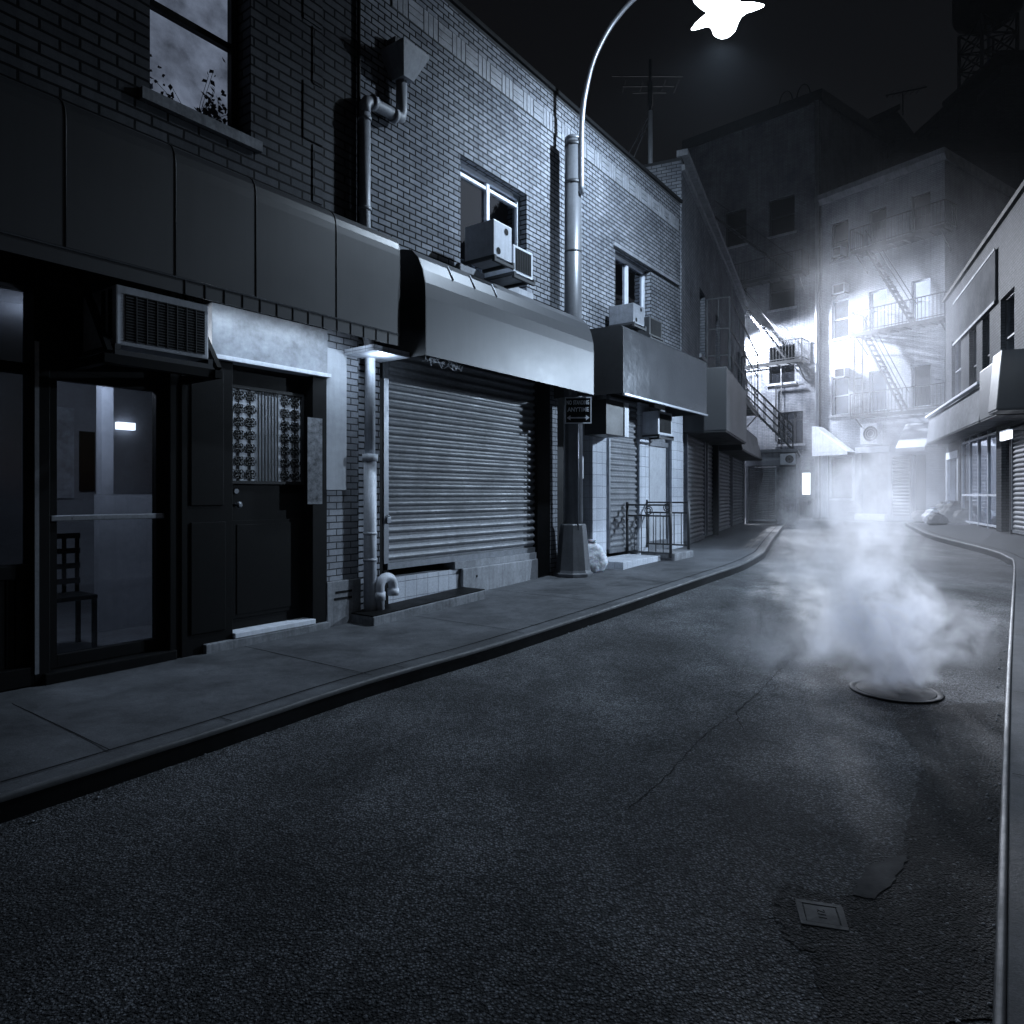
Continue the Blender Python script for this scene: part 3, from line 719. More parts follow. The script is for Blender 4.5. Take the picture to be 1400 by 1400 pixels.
# clutter on this facade ----
T = thing('drainpipe', 'old drainpipe with square hopper and white lower length by the shutter', 'drainpipe', FA.p(FA.S(506, .13), .13, 0))
sp = FA.S(506, .13); su = FA.S(499, .13); tp = .13
zc_ = FA.px(506, 627, tp)[1]; zt = FA.px(499, 135, tp)[1]; se = FA.S(549, tp); zh = FA.px(549, 112, tp)[1]
m = MB(FA); m.tube([FA.p(sp, tp, .03), FA.p(sp, tp, zc_)], .072, 14); m.build('lower_pipe', M['white_pipe'], T)
m = MB(FA); m.tube([FA.p(sp, tp, zc_), FA.p(sp, tp, 3.06), FA.p(su, tp, 3.4)], .058, 14); m.build('middle_pipe', M['white_pipe'], T)
for z_, hh, rr in ((zc_ - .03, .08, .088), (.02, .13, .083), (1.0, .03, .078)): MB(FA).tube([FA.p(sp, tp, z_), FA.p(sp, tp, z_ + hh)], rr, 14).build('collar', M['white_pipe'], T)
m = MB(FA); m.tube([FA.p(su, tp, 3.38), FA.p(su, tp, zt - .16)], .062, 14); m.build('upper_pipe', M['grey_pipe'], T)
m = MB(FA); m.tube([FA.p(su, tp, zt - .16), FA.p(su, tp, zt - .07), FA.p(su + .03, tp, zt - .02), FA.p(su + .09, tp, zt), FA.p(se - .08, tp, zt + .02), FA.p(se - .01, tp, zt + .04), FA.p(se, tp, zt + .1), FA.p(se, tp, zh + .02)], .066, 14)
for q in (su + .12, se - .12): m.tube([FA.p(q - .03, tp, zt + .01), FA.p(q + .03, tp, zt + .01)], .082, 14)
m.build('elbow', M['grey_pipe'], T)
m = MB(FA); hz1 = FA.px(549, 72, .2)[1]
vs = [FA.p(se + a * w, tp + b * d, z) for z, w, d in ((zh, .08, .08), (hz1, .21, .165), (hz1 + .04, .21, .165)) for a, b in ((-1, -1), (1, -1), (1, 1.5), (-1, 1.5))]
m._idx(vs, [(0, 1, 2, 3), (8, 9, 10, 11)] + [(i * 4 + k, i * 4 + (k + 1) % 4, i * 4 + 4 + (k + 1) % 4, i * 4 + 4 + k) for i in range(2) for k in range(4)]); m.build('hopper', M['grey_pipe'], T)
MB(FA).box(se - .11, se + .04, .002, .14, hz1 + .045, hz1 + .2).build('scupper', M['steel_dk'], T)
for z_ in (4.6, 5.6, .7): MB(FA).tube([FA.p((su if z_ > 3 else sp), tp, z_), FA.p((su if z_ > 3 else sp), tp, z_ + .035)], .075 if z_ > 3 else .08, 14).build('strap', M['grey_pipe'], T)
tag(MB(FA).tube([FA.p(s_j - .01, .03, 4.3), FA.p(s_j - .01, .03, TOPL + .2)], .022, 8).build('conduit', M['black'], loc=FA.p(s_j, .03, 4.3)), 'thin black conduit running down the joint between two brick houses', 'pipe')
# lower kit by the step
ga = gg(6.0)
st0, st1 = FA.S(511, .42), FA.S(664, .42)
T = thing('shop_step', 'low rough concrete step with dark plate top before the main shutter', 'step', FA.p((st0 + st1) / 2, .2, ga))
g1, g2 = FA.g(st0, .42), FA.g(st1, .42)
m = MB(FA); m.slab([(st0, g1 - .1), (st1, g2 - .1), (st1, g2 + .115), (st0, g1 + .10)], .05, .42); m.build('riser', M['concrete_old'], T, bevel=.012)
m = MB(FA); m.slab([(st0, g1 + .103), (st1, g2 + .118), (st1, g2 + .128), (st0, g1 + .113)], .04, .405); m.build('plate', M['black'], T)
us = FA.S(519, .2); ut = .2; r_ = .105
T = thing('vent_pipe', 'white plastic pipe bent into a U standing by the shutter', 'pipe', FA.p(us, ut, ga + .1))
m = MB(FA); zz = FA.g(us) + .36
pts = [FA.p(us, ut, zz - .27), FA.p(us, ut, zz)] + [FA.p(us + r_ - r_ * math.cos(a * math.pi / 10), ut, zz + r_ * math.sin(a * math.pi / 10)) for a in range(1, 10)] + [FA.p(us + 2 * r_, ut, zz), FA.p(us + 2 * r_, ut, zz - .1)]
m.tube(pts, .055, 14); m.build('bend', M['white_pipe'], T)
MB(FA).tube([FA.p(us, ut, zz - .14), FA.p(us, ut, zz - .05)], .066, 14).build('collar', M['white_pipe'], T); MB(FA).tube([FA.p(us + 2 * r_, ut, zz - .11), FA.p(us + 2 * r_, ut, zz - .03)], .066, 14).build('collar', M['white_pipe'], T)
# awnings
def bull(tf, zb, zf, zw, n=8, th=.0):
    pts = [(tf, zb), (tf, zf)]
    for k in range(1, n + 1):
        a = math.pi / 2 * k / n
        pts.append((tf * math.cos(a), zf + (zw - zf) * math.sin(a)))
    return pts
def awning(F, label, s0, s1, prof, mat, ribs, valance=None, ends='awn_dark', group='shop awnings', smooth=True):
    T = thing('shop_awning', label, 'awning', F.p((s0 + s1) / 2, 0, prof[0][1]), group)
    m = MB(F); inner = [(max(.004, t - .02) if t > .03 else .004, z - (0.0 if i == 0 else .02)) for i, (t, z) in enumerate(prof)]
    pr = [(max(t, .006), z) for t, z in prof] + inner[::-1]
    n = len(pr); m.prism(pr, s0 + .012, s1 - .012, caps=True); m.build('cover', M[mat], T, merge=True)
    for sa, sb in ((s0, s0 + .01), (s1 - .01, s1)):
        poly = [(max(t, .006), z) for t, z in prof] + [(.006, prof[0][1])]
        MB(F).prism(poly, sa, sb).build('end_panel', M[ends], T)
    for r in ribs or ():
        pts = [F.p(r, t + .001, z) for t, z in prof[:-1]] + [F.p(r, .01, prof[-1][1] + .004)]
        MB(F).tube(pts, .006, 6).build('rib', M['awn_dark'] if mat == 'awn_vinyl' else M['steel'], T)
    if valance:
        z0, z1, vm = valance
        m = MB(F); m.box(s0 + .01, s1 - .01, prof[0][0] - .01, prof[0][0] + .001, z0, z1); m.build('valance', M[vm], T)
        m = MB(F); s = 2.9
        while s < s1 - .05:
            m.box(s, s + .006, prof[0][0] + .0015, prof[0][0] + .008, z0, z1); s += .17
        m.box(s0 + .01, s1 - .01, prof[0][0] + .0015, prof[0][0] + .009, z1 - .012, z1); m.build('lacing', M['board_dk'], T)
    return T
a1e = FA.S(547, .6)
A1 = awning(FA, 'long dark vinyl awning with rounded top over the black shop front', -3.2, a1e, [(.6, 3.18), (.6, 4.02), (.597, 4.09), (.58, 4.16), (.545, 4.215), (.49, 4.25), (.3, 4.29), (.006, 4.31)], 'awn_vinyl',
            [FA.S(x, .6) for x in (240, 350, 460)] + [FA.S(240, .6) - .78 * k for k in range(1, 7)], valance=(3.05, 3.175, 'awn_vinyl'))
a2s, a2e = FA.S(582, .75), FA.S(812, .75)
A2 = awning(FA, 'bowed sheet metal awning over the wide roller shutter', a2s, a2e, [(.75, 2.98), (.75, 3.62), (.74, 3.78), (.705, 3.93), (.64, 4.07), (.54, 4.17), (.4, 4.21), (.006, 4.25)], 'awn_metal', None)
for k in range(3):
    q = FA.S(618 + 30 * k, .7); MB(FA).tube([FA.p(q, .63, 4.10), FA.p(q + .01, .71, 3.93)], .012, 6).build('clip', M['white_p'], A2)
MB(FA).box(a2s + .02, a2e - .02, .03, .72, 3.30, 3.32).build('soffit', M['awn_dark'], A2)
MB(FA).box(a2s - .55, a2s - .015, .06, .52, 2.97, 3.03).build('soffit_end', M['tile'], A2)
m = MB(FA)
for k in range(26):
    q = R.uniform(a2s + .05, a2s + .75); m.tube([FA.p(q, .70, 2.985), FA.p(q + R.uniform(-.05, .05), .69, 2.97 - R.uniform(.01, .03)), FA.p(q + R.uniform(-.09, .09), .71, 2.96 - R.uniform(.02, .08))], .004, 4)
tag(m.build('hanging_wires', M['white_pl'], loc=FA.p(a2s + .3, .85, 2.9)), 'frayed pale wires hanging from the edge of the metal awning', 'wires')
a3s, a3e = FA.S(852, .9), FA.S(966, .9)
A3 = awning(FA, 'dented shiny metal box sign above the tiled doorway', a3s, a3e, [(.9, 3.08), (.9, 4.13), (.86, 4.17), (.006, 4.2)], 'awn_metal2', None, smooth=False)
MB(FA).box(a3s, a3e, .88, .93, 3.045, 3.078).build('trim', M['steel'], A3)
MB(FA).box(a3s + .02, a3e - .02, .03, .885, 3.3, 3.32).build('soffit', M['awn_dark'], A3)
T = thing('light_box', 'dark unlit box sign hanging below the metal awning by the white tile pier', 'box', FA.p(FA.S(832, .35), .3, 2.6))
m = MB(FA); q0_, q1_ = FA.S(818, .35), FA.S(842, .35); m.box(q0_, q1_, .08, .5, 2.45, 3.04); m.build('case', M['awn_dark'], T, bevel=.01)
MB(FA).box(q1_ + .003, q1_ + .16, .1, .52, 2.45, 3.04).build('side', M['white_p'], T)
# air conditioners on the two houses
ac_unit(FA, 'large boxy air conditioner with barred grille above the glass door', 2.40, 3.13, -.12, .55, 2.57, 3.02)
m = MB(FA); m.tube([FA.p(2.34, .0, 3.3), FA.p(2.34, .58, 2.5)], .03, 4, False); m.tube([FA.p(3.2, .0, 3.3), FA.p(3.2, .58, 2.5)], .03, 4, False); m.box(2.3, 3.22, .5, .58, 2.42, 2.49); m.box(2.30, 2.36, .0, .6, 2.42, 2.485); m.box(3.16, 3.22, .0, .6, 2.42, 2.485)
tag(m.build('support_bracket', M['black'], loc=FA.p(2.8, 0, 2.45)), 'black iron brackets carrying the large air conditioner over the glass door', 'bracket')
ac_unit(FA, 'plain white box condenser with two round ports under the paired window', 6.75, 7.13, .28, .75, 4.42, 4.87, front='holes', sides=False)
ac_unit(FA, 'small window air conditioner with white rim beside the white condenser', 7.44, 7.90, .0, .55, 4.43, 4.80, front='frame', sides=False)
ac_unit(FA, 'grimy condenser with two ports below the right upper window', FA.S(866, .6), FA.S(881, .6), .12, .6, 4.46, 4.80, mat='steel', front='holes', sides=False)
ac_unit(FA, 'black window air conditioner at the right end of the brick wall', FA.S(888, .6), FA.S(905, .6), .0, .6, 4.36, 4.70, mat='awn_dark', front='frame', sides=False)
ac_unit(FA, 'window air conditioner with white rim over the narrow glass door', FA.S(898, .35), FA.S(917, .35), -.1, .38, 2.62, 3.08, front='frame', sides=False)
# white tile step and railings
t0s, t1s = FA.S(852, .75), FA.S(903, .75)
gz = FA.g(t0s, .5); 
tag(MB(FA).box(t0s, t1s, .08, .75, gz - .1, gz + .13).build('tile_step', M['tile'], loc=FA.p(t0s, .3, gz), bevel=.01), 'white tiled doorstep beside the garbage bag', 'step')
def railing(F, label, a, b, z0, z1, group):
    T = thing('iron_railing', label, 'railing', (a.x, a.y, z0), group); d = (b - a)
    for q in (a, b): MB().tube([(q.x, q.y, z0), (q.x, q.y, z1 + .05)], .028, 6).build('post', M['steel_dk'], T)
    for zz in (z0 + .08, z1 - .2, z1): MB().bar((a.x, a.y, zz), (b.x, b.y, zz), .03).build('rail', M['steel_dk'], T)
    for k in range(1, 6):
        q = a.lerp(b, k / 6); MB().tube([(q.x, q.y, z0 + .08), (q.x, q.y, z1 - .2)], .009, 6).build('baluster', M['steel_dk'], T)
    m = MB(); c = a.lerp(b, .5); u = d.normalized()
    for rr in (.075, .04): m.tube([(c.x + u.x * rr * math.cos(w), c.y + u.y * rr * math.cos(w), z1 - .1 + rr * math.sin(w)) for w in [i * math.pi / 6 for i in range(13)]], .011, 5)
    m.build('ring', M['steel_dk'], T); return T
sr = FA.S(912, .85); gr_ = FA.g(sr)
railing(FA, 'low iron railing with ring ornament beside the white tiled step', FA.p(sr, .05, 0), FA.p(sr, .92, 0), gr_ + .06, gr_ + 1.02, 'iron railings by the tiled doorway')
sr2 = FA.S(940, .9); 
railing(FA, 'far iron railing on a stone block before the second shutter', FA.p(sr2, .05, 0), FA.p(sr2, .92, 0), gr_ + .16, gr_ + 1.06, 'iron railings by the tiled doorway')
tag(MB(FA).box(sr + .05, sr2 + .1, .3, .98, gr_ - .1, gr_ + .14).build('stone_block', M['concrete_old'], loc=FA.p(sr, .6, gr_), bevel=.02), 'worn stone block between the two iron railings', 'block')
# garbage bag
gb = FA.p(FA.S(817, .5), .42, 0); gbz = g0(gb.x, gb.y)
T = thing('garbage_bag', 'clear plastic garbage bag tied at the top between post and tile pier', 'bag', (gb.x, gb.y, gbz))
def bagmesh(c, r, h, neck=True, seed=1):
    rr = random.Random(seed); n = 22; rows = 14; vs = []
    for j in range(rows + 1):
        f = j / rows
        pr = (.72 + .35 * math.sin(math.pi * min(1, f * 1.25 + .08))) if f < .72 else max(.16, 1.02 - (f - .72) * 3.9)
        if f > .93: pr = .2 + (f - .93) * 3
        for k in range(n):
            w = 2 * math.pi * k / n
            q = pr * r * (1 + .13 * math.sin(3 * w + f * 4 + seed) + .08 * math.sin(7 * w - f * 9) + rr.uniform(-.05, .05))
            vs.append(Vector(c) + Vector((q * math.cos(w), q * math.sin(w), .0 + f * h)))
    fs = [(j * n + k, j * n + (k + 1) % n, (j + 1) * n + (k + 1) % n, (j + 1) * n + k) for j in range(rows) for k in range(n)]
    m = MB(); m._idx(vs, fs, True); m.face(vs[:n][::-1]); m.face(vs[-n:]); return m
bagmesh((gb.x, gb.y, gbz + .004), .19, .52).build('sack', M['bag'], T)
MB().tube([(gb.x + .048 * math.cos(a), gb.y + .048 * math.sin(a), gbz + .48) for a in [i * math.pi / 6 for i in range(13)]], .012, 5).build('tie', M['white_pl'], T)

# ------------------------------------------------------------------ street lamp
PS, PT = 9.33, .34
pb = FA.p(PS, PT, 0); pgz = g0(pb.x, pb.y)
T = thing('street_lamp', 'tall street lamp with fat post and curved arm over the road', 'street lamp', (pb.x, pb.y, pgz))
def octo(c, rows, n=8):
    m = MB(FA); c = Vector(c); vs = [c + Vector((r * math.cos((k + .5) * 2 * math.pi / n + .3), r * math.sin((k + .5) * 2 * math.pi / n + .3), z)) for r, z in rows for k in range(n)]
    m._idx(vs, [(i * n + k, i * n + (k + 1) % n, (i + 1) * n + (k + 1) % n, (i + 1) * n + k) for i in range(len(rows) - 1) for k in range(n)]); m.face(vs[:n][::-1]); m.face(vs[-n:]); return m
c = (pb.x, pb.y, pgz)
octo(c, [(.32, 0), (.32, .05), (.29, .06), (.275, .10), (.205, .80), (.19, .82), (.17, .82)]).build('base', M['pole'], T, bevel=.008)
MB(FA).tube([(pb.x, pb.y, pgz + .8), (pb.x, pb.y, 4.0), (pb.x, pb.y, 7.02)], [.155, .14, .125], 20).build('post', M['pole'], T)
m = MB(FA); m.lathe((pb.x, pb.y, 7.02), [(.127, 0), (.135, .01), (.13, .05), (.02, .09)], 20); m.build('post_cap', M['pole'], T)
arm = [(.155, 6.15), (.155, 7.05), (.175, 7.42), (.226, 7.72), (.36, 8.15), (.594, 8.5), (.85, 8.72), (1.15, 8.87), (1.5, 8.96), (1.9, 8.97), (2.2, 8.86), (2.36, 8.66), (2.41, 8.46)]
AR = smooth_line([FA.p(PS, PT + l, z) for l, z in arm], 5)
MB(FA).tube(AR, .043, 12).build('arm', M['steel'], T)
for zz in (6.35, 6.95):
    m = MB(FA); m.tube([FA.p(PS, PT - .0, zz), FA.p(PS, PT + .17, zz)], .03, 8); m.tube([(pb.x, pb.y, zz - .03), (pb.x, pb.y, zz + .03)], .136, 20); m.build('clamp', M['steel_dk'], T)
MB(FA).tube([(pb.x, pb.y, 5.25), (pb.x, pb.y, 5.28)], .137, 20).build('clamp', M['steel_dk'], T)
lp = FA.p(PS, PT + 2.41, 0)
hd = MB(FA).lathe((lp.x, lp.y, 8.13), [(.20, .0), (.17, .12), (.10, .22), (.06, .38)], 24).build('lamp_housing', M['steel_dk'], T)
m = MB(FA); n_ = 80; rows_ = [(.02, 0, 0), (.10, .012, 0), (.15, .06, 0), (.17, .14, .04), (.19, .22, .14), (.25, .285, .22), (.36, .325, .34), (.34, .345, .34), (.15, .37, 0)]
vs = [Vector((lp.x + r * (1 + k * 1.5 * (1 - 1.7 * abs(math.sin(2.5 * 2 * math.pi * i / n_ + .5)))) * math.cos(2 * math.pi * i / n_), lp.y + r * (1 + k * 1.5 * (1 - 1.7 * abs(math.sin(2.5 * 2 * math.pi * i / n_ + .5)))) * math.sin(2 * math.pi * i / n_), 7.75 + z)) for r, z, k in rows_ for i in range(n_)]
m._idx(vs, [(a * n_ + i, a * n_ + (i + 1) % n_, (a + 1) * n_ + (i + 1) % n_, (a + 1) * n_ + i) for a in range(len(rows_) - 1) for i in range(n_)], True); m.build('lamp_flare_bowl', M['lamp'], T)  # bowl rim drawn out into points to imitate star flare
# small fittings on the post
m = MB(FA); bxs = PS - .05; m.box(PS + .10, PS + .155, PT + .05, PT + .1, 1.7, 2.05); m.build('fuse_cover', M['panel'], T)
# sign
sgx = FA.px(790, 561, PT + .17); T = thing('parking_sign', 'small black and white no standing sign strapped to the lamp post', 'sign', FA.p(PS + .07, PT + .17, 2.0))
cam_dir = Vector((-pb.x, -pb.y, 0)).normalized()
fs = Frame((pb.x, pb.y), (-cam_dir.y, cam_dir.x)); 
if fs.n.dot(cam_dir) < 0: fs = Frame((pb.x, pb.y), (cam_dir.y, -cam_dir.x))
sc0, sz0 = fs.px(790.5, 561, .19)
fsp = fs; sw, shh = .205, .205
MB(fs).box(sc0 - sw, sc0 + sw, .185, .19, sz0 - shh, sz0 + shh).build('sign_plate', M['black'], T, bevel=.0)
m = MB(fs)
for a_ in ((-sw, sw, -shh, -shh + .016), (-sw, sw, shh - .016, shh), (-sw, -sw + .016, -shh + .016, shh - .016), (sw - .016, sw, -shh + .016, shh - .016)):
    m.box(sc0 + a_[0], sc0 + a_[1], .1905, .194, sz0 + a_[2], sz0 + a_[3])
m.build('border', M['white_p'], T)
def to_mesh(ob):
    dg = bpy.context.evaluated_depsgraph_get(); me = bpy.data.meshes.new_from_object(ob.evaluated_get(dg)); mats = list(ob.data.materials); nm = ob.name
    cu = ob.data; bpy.data.objects.remove(ob); bpy.data.curves.remove(cu); n = bpy.data.objects.new('lettering', me); COL.objects.link(n)
    me.materials.clear()
    for q in mats: me.materials.append(q)
    return n
def text(body, F, s, t, z, size, mat, parent, name='lettering', align='CENTER', wx=1.0):
    cu = bpy.data.curves.new(name, 'FONT'); cu.body = body; cu.size = size; cu.align_x = align; cu.align_y = 'CENTER'; cu.extrude = .002; cu.offset = .0022
    ob = bpy.data.objects.new(name, cu); COL.objects.link(ob); cu.materials.append(M[mat])
    ob = to_mesh(ob); P = F.p(s, t, z) - ROOT[parent.name]; ob.parent = parent
    ob.matrix_local = Matrix.Translation(P) @ Matrix(((F.e.x, 0, F.n.x, 0), (F.e.y, 0, F.n.y, 0), (0, 1, 0, 0), (0, 0, 0, 1))) @ Matrix.Diagonal((wx, 1, 1, 1))
    ROOT[ob.name] = ROOT[parent.name]; return ob
text('NO', fs, sc0 - .182, .194, sz0 + .118, .088, 'white_p', T, align='LEFT', wx=.6); text('STANDING', fs, sc0 - .078, .194, sz0 + .118, .088, 'white_p', T, align='LEFT', wx=.56); text('ANYTIME', fs, sc0, .194, sz0 + .01, .092, 'white_p', T, wx=.85)
m = MB(fs); m.box(sc0 - .12, sc0 + .12, .1905, .194, sz0 - .125, sz0 - .105)
for sg in (-1, 1): m.slab([(sc0 + sg * .12, sz0 - .155), (sc0 + sg * .175, sz0 - .115), (sc0 + sg * .12, sz0 - .075)], .1905, .194)
m.build('arrow', M['white_p'], T)
m = MB(fs); m.box(sc0 - .02, sc0 + .02, .12, .184, sz0 + .1, sz0 + .13); m.box(sc0 - .02, sc0 + .02, .12, .184, sz0 - .13, sz0 - .1); m.tube([fs.p(sc0, .17, .9), fs.p(sc0, .17, sz0 + .2)], .012, 6); m.build('strap', M['steel'], T)

def wall_lamp(label, head, foot, aim):
    T = thing('wall_lamp', label, 'lamp', head, 'wall lamps'); head = Vector(head); foot = Vector(foot)
    MB().tube([foot, foot.lerp(head, .5) + Vector((0, 0, .35)), head + Vector((0, 0, .3))], .03, 8).build('arm', M['steel_dk'], T)
    MB().lathe((head.x, head.y, head.z + .06), [(.16, 0), (.15, .1), (.05, .22)], 16).build('lamp_housing', M['steel_dk'], T)
    MB().lathe((head.x, head.y, head.z + .02), [(.1, 0), (.12, .038)], 16).build('lens', M['lamp'], T)
wall_lamp('shaded lamp on a bent arm lighting the shutters from across the road', (10.05, 12.75, 4.42), (11.6, 14.2, 4.6), None)
wall_lamp('shaded lamp on a bent arm by the lit wall behind the bend', (10.82, 32.4, 9.92), (11.62, 33.3, 10.2), None)
# ------------------------------------------------------------------ road fittings
mc = ground_px(1224, 944, ROADZ)
T = thing('manhole_cover', 'round cast iron manhole cover with waffle pattern under the steam', 'manhole cover', mc)
z = g0(mc.x, mc.y) + ROADZ
m = MB(); n = 40; m.lathe((mc.x, mc.y, z - .02), [(.325, 0), (.325, .024), (.315, .026), (.285, .026), (.28, .02)], n); m.build('ring', M['iron'], T)
m = MB(); m.lathe((mc.x, mc.y, z - .02), [(.275, 0), (.275, .022), (.27, .024)], n); m.build('lid', M['iron'], T)
m = MB()
for i in range(-9, 10):
    for j in range(-9, 10):
        x, y = i * .033 + (j % 2) * .0165, j * .033
        if x * x + y * y < .064: m.box(mc.x + x - .011, mc.x + x + .011, mc.y + y - .011, mc.y + y + .011, z + .0045, z + .011)
m.build('tread', M['iron'], T)
vb = ground_px(1123, 1252, ROADZ); z = g0(vb.x, vb.y) + ROADZ
T = thing('valve_cover', 'small square iron valve cover with a worn number sunk in the road', 'valve cover', (vb.x, vb.y, z))
fv = Frame((vb.x, vb.y), (1, -.28)); 
m = MB(fv); m.box(-.082, .082, -.082, -.06, z, z + .007); m.box(-.082, .082, .06, .082, z, z + .007); m.box(-.082, -.06, -.06, .06, z, z + .007); m.box(.06, .082, -.06, .06, z, z + .007); m.build('frame', M['iron'], T, bevel=.003)
MB(fv).box(-.057, .057, -.057, .057, z, z + .0055).build('lid', M['iron'], T, bevel=.004)
cu = bpy.data.curves.new('lettering', 'FONT'); cu.body = '211'; cu.size = .042; cu.align_x = 'CENTER'; cu.align_y = 'CENTER'; cu.extrude = .001
ob = bpy.data.objects.new('lettering', cu); COL.objects.link(ob); cu.materials.append(M['black']); ob = to_mesh(ob); ob.parent = T; ob.location = (0, 0, .0062); ob.rotation_euler = (0, 0, math.radians(-106))
patch('road_patch', [(1058, 1232), (1075, 1205), (1110, 1215), (1165, 1240), (1160, 1280), (1120, 1305), (1075, 1290)], M['patch'], .003, .02, .02)

# ------------------------------------------------------------------ building B (left, round the bend)
LB = 13.2; TB = 8.85
bb = thing('brick_building', 'sooty brick house with shutters where the street bends left', 'building', FB.p(6, 0, .3))
m = MB(FB)
wb = [(2.4, 3.3, 5.0, 6.7), (5.2, 6.1, 5.0, 6.7), (8.0, 8.9, 5.0, 6.7), (10.8, 11.7, 5.0, 6.7)]
m.wall(0, LB, 0, TB, 0, [w + (.22,) for w in wb]); m.box(0, LB, -8, -7.8, 0, TB)
m.face([FB.p(LB, 0, 0), FB.p(LB, -8, 0), FB.p(LB, -8, TB), FB.p(LB, 0, TB)]); m.face([FB.p(0, 0, 0), FB.p(0, -8, 0), FB.p(0, -8, TB), FB.p(0, 0, TB)])
m.build('wall', M['brick_b'], bb)
MB(FB).box(0, LB, -8, 0, TB + .003, TB + .06).build('roof', M['roof'], bb)
m = MB(FB); m.box(-.05, LB + .05, -.1, .14, TB + .065, TB + .2); m.box(-.02, LB, .002, .07, TB - .25, TB - .12); m.build('coping', M['stone'], bb)
for w in wb: window(FB, bb, *w, t=-.18, fm='steel_dk', rail=.5)
gB = lambda s: FB.g(s)
xs = [(937, 962), (965, 975), (981, 997.5), (999.5, 1015)]
for a_, b_ in xs:
    s0, s1 = FB.S(a_, .03), FB.S(b_, .03); shutter(FB, bb, s0, s1, gB(s0) + .12, 3.0, .03, pitch=.11, guides=.06, amp=.03)
m = MB(FB); m.tube([FB.p(FB.S(978, .12), .12, .2), FB.p(FB.S(978, .12), .12, 3.0)], .09, 10); m.build('pipe', M['black'], bb)
def boxawn(F, label, s0, s1, t1, z0, z1, mat, group='shop awnings', slope=0.0):
    T = thing('shop_awning', label, 'awning', F.p((s0 + s1) / 2, 0, z0), group)
    MB(F).prism([(.006, z0), (t1, z0), (t1 - slope, z1), (.006, z1)], s0, s1).build('cover', M[mat], T, bevel=.02)
    MB(F).prism([(.02, z0 - .03), (t1 - .02, z0 - .03), (t1 - .02, z0 - .003), (.02, z0 - .003)], s0 + .02, s1 - .02).build('frame', M['awn_dark'], T); return T
boxawn(FB, 'square dark box awning on the sooty brick house just past the dented sign', .05, 4.2, .95, 2.84, 4.22, 'awn_vinyl', slope=.0)
boxawn(FB, 'small dark awning at the far end of the sooty brick house', 5.2, 12.0, .75, 2.75, 3.6, 'awn_vinyl', slope=.2)

# fire escapes
def platform(m, F, s0, s1, t0, t1, z):
    n = 9
    for k in range(n):
        t = t0 + (t1 - t0) * k / (n - 1); m.box(s0, s1, t - .02, t + .02, z, z + .02)
    k = s0
    while k < s1: m.box(k, k + .03, t0, t1, z - .05, z - .001); k += .5
    m.box(s0, s1, t1 + .001, t1 + .03, z - .10, z + .04)
def rail_mesh(m, F, s0, s1, t0, t1, z, h=.95, step=.14):
    P = F.p; corner = [(s0, t0), (s0, t1), (s1, t1), (s1, t0)]
    for a, b in zip(corner, corner[1:]):
        for zz in (z + h, z + .12): m.bar(P(a[0], a[1], zz), P(b[0], b[1], zz), .035)
        L = math.hypot(b[0] - a[0], b[1] - a[1]); n = max(2, int(L / step))
        for k in range(n + 1):
            f = k / n; m.bar(P(a[0] + (b[0] - a[0]) * f, a[1] + (b[1] - a[1]) * f, z + .02), P(a[0] + (b[0] - a[0]) * f, a[1] + (b[1] - a[1]) * f, z + h), .018 if 0 < k < n else .04)
def stair_mesh(m, F, sa, za, sb, zb, t, w=.5, hand=True):
    P = F.p
    for tt in (t - w / 2, t + w / 2):
        m.tube([P(sa, tt, za), P(sb, tt, zb)], .05, 4, False)
        if hand: m.tube([P(sa, tt, za + .8), P(sb, tt, zb + .8)], .02, 4, False)
    n = max(3, int(abs(za - zb) / .24))
    for k in range(n + 1):
        f = k / n; s, z = sa + (sb - sa) * f, za + (zb - za) * f; m.box(s - .09, s + .09, t - w / 2, t + w / 2, z - .012, z + .012)
def bracket_mesh(m, F, ss, t1, z):
    for s in ss: m.bar(F.p(s, .01, z - .75), F.p(s, t1, z - .06), .04)
def fire_escape(F, label, levels, s0, s1, t1, stairs, group='fire escapes'):
    T = thing('fire_escape', label, 'fire escape', F.p((s0 + s1) / 2, 0, levels[0]), group)
    for z in levels:
        m = MB(F); platform(m, F, s0, s1, .05, t1, z); m.build('platform', M['steel_dk'], T)
        m = MB(F); rail_mesh(m, F, s0, s1, .05, t1, z); m.build('railing', M['steel_dk'], T)
        for q in (s0 + .2, s1 - .2):
            m = MB(F); bracket_mesh(m, F, (q,), t1, z); m.build('bracket', M['steel_dk'], T)
    for sa, za, sb, zb, t in stairs:
        m = MB(F); stair_mesh(m, F, sa, za, sb, zb, t); m.build('stair', M['steel_dk'], T)
    return T
T = thing('fire_escape', 'black iron balcony cage of tall bars on the sooty brick house', 'fire escape', FB.p(8, 0, 4.4), 'fire escapes')
c0_, c1_ = 3.3, 11.6; td = .62
m = MB(FB); platform(m, FB, c0_, c1_, .05, td, 4.4); m.build('platform', M['steel_dk'], T)
m = MB(FB); rail_mesh(m, FB, c0_, c1_, .05, td, 4.4, 2.2, 1.1)
for zz in (5.1, 5.8): m.bar(FB.p(c0_, td, zz), FB.p(c1_, td, zz), .03); m.bar(FB.p(c0_, .05, zz), FB.p(c0_, td, zz), .03)
m.build('railing', M['steel_dk'], T)
for q in (c0_ + .3, (c0_ + c1_) / 2, c1_ - .3):
    m = MB(FB); bracket_mesh(m, FB, (q,), td, 4.4); m.build('bracket', M['steel_dk'], T)

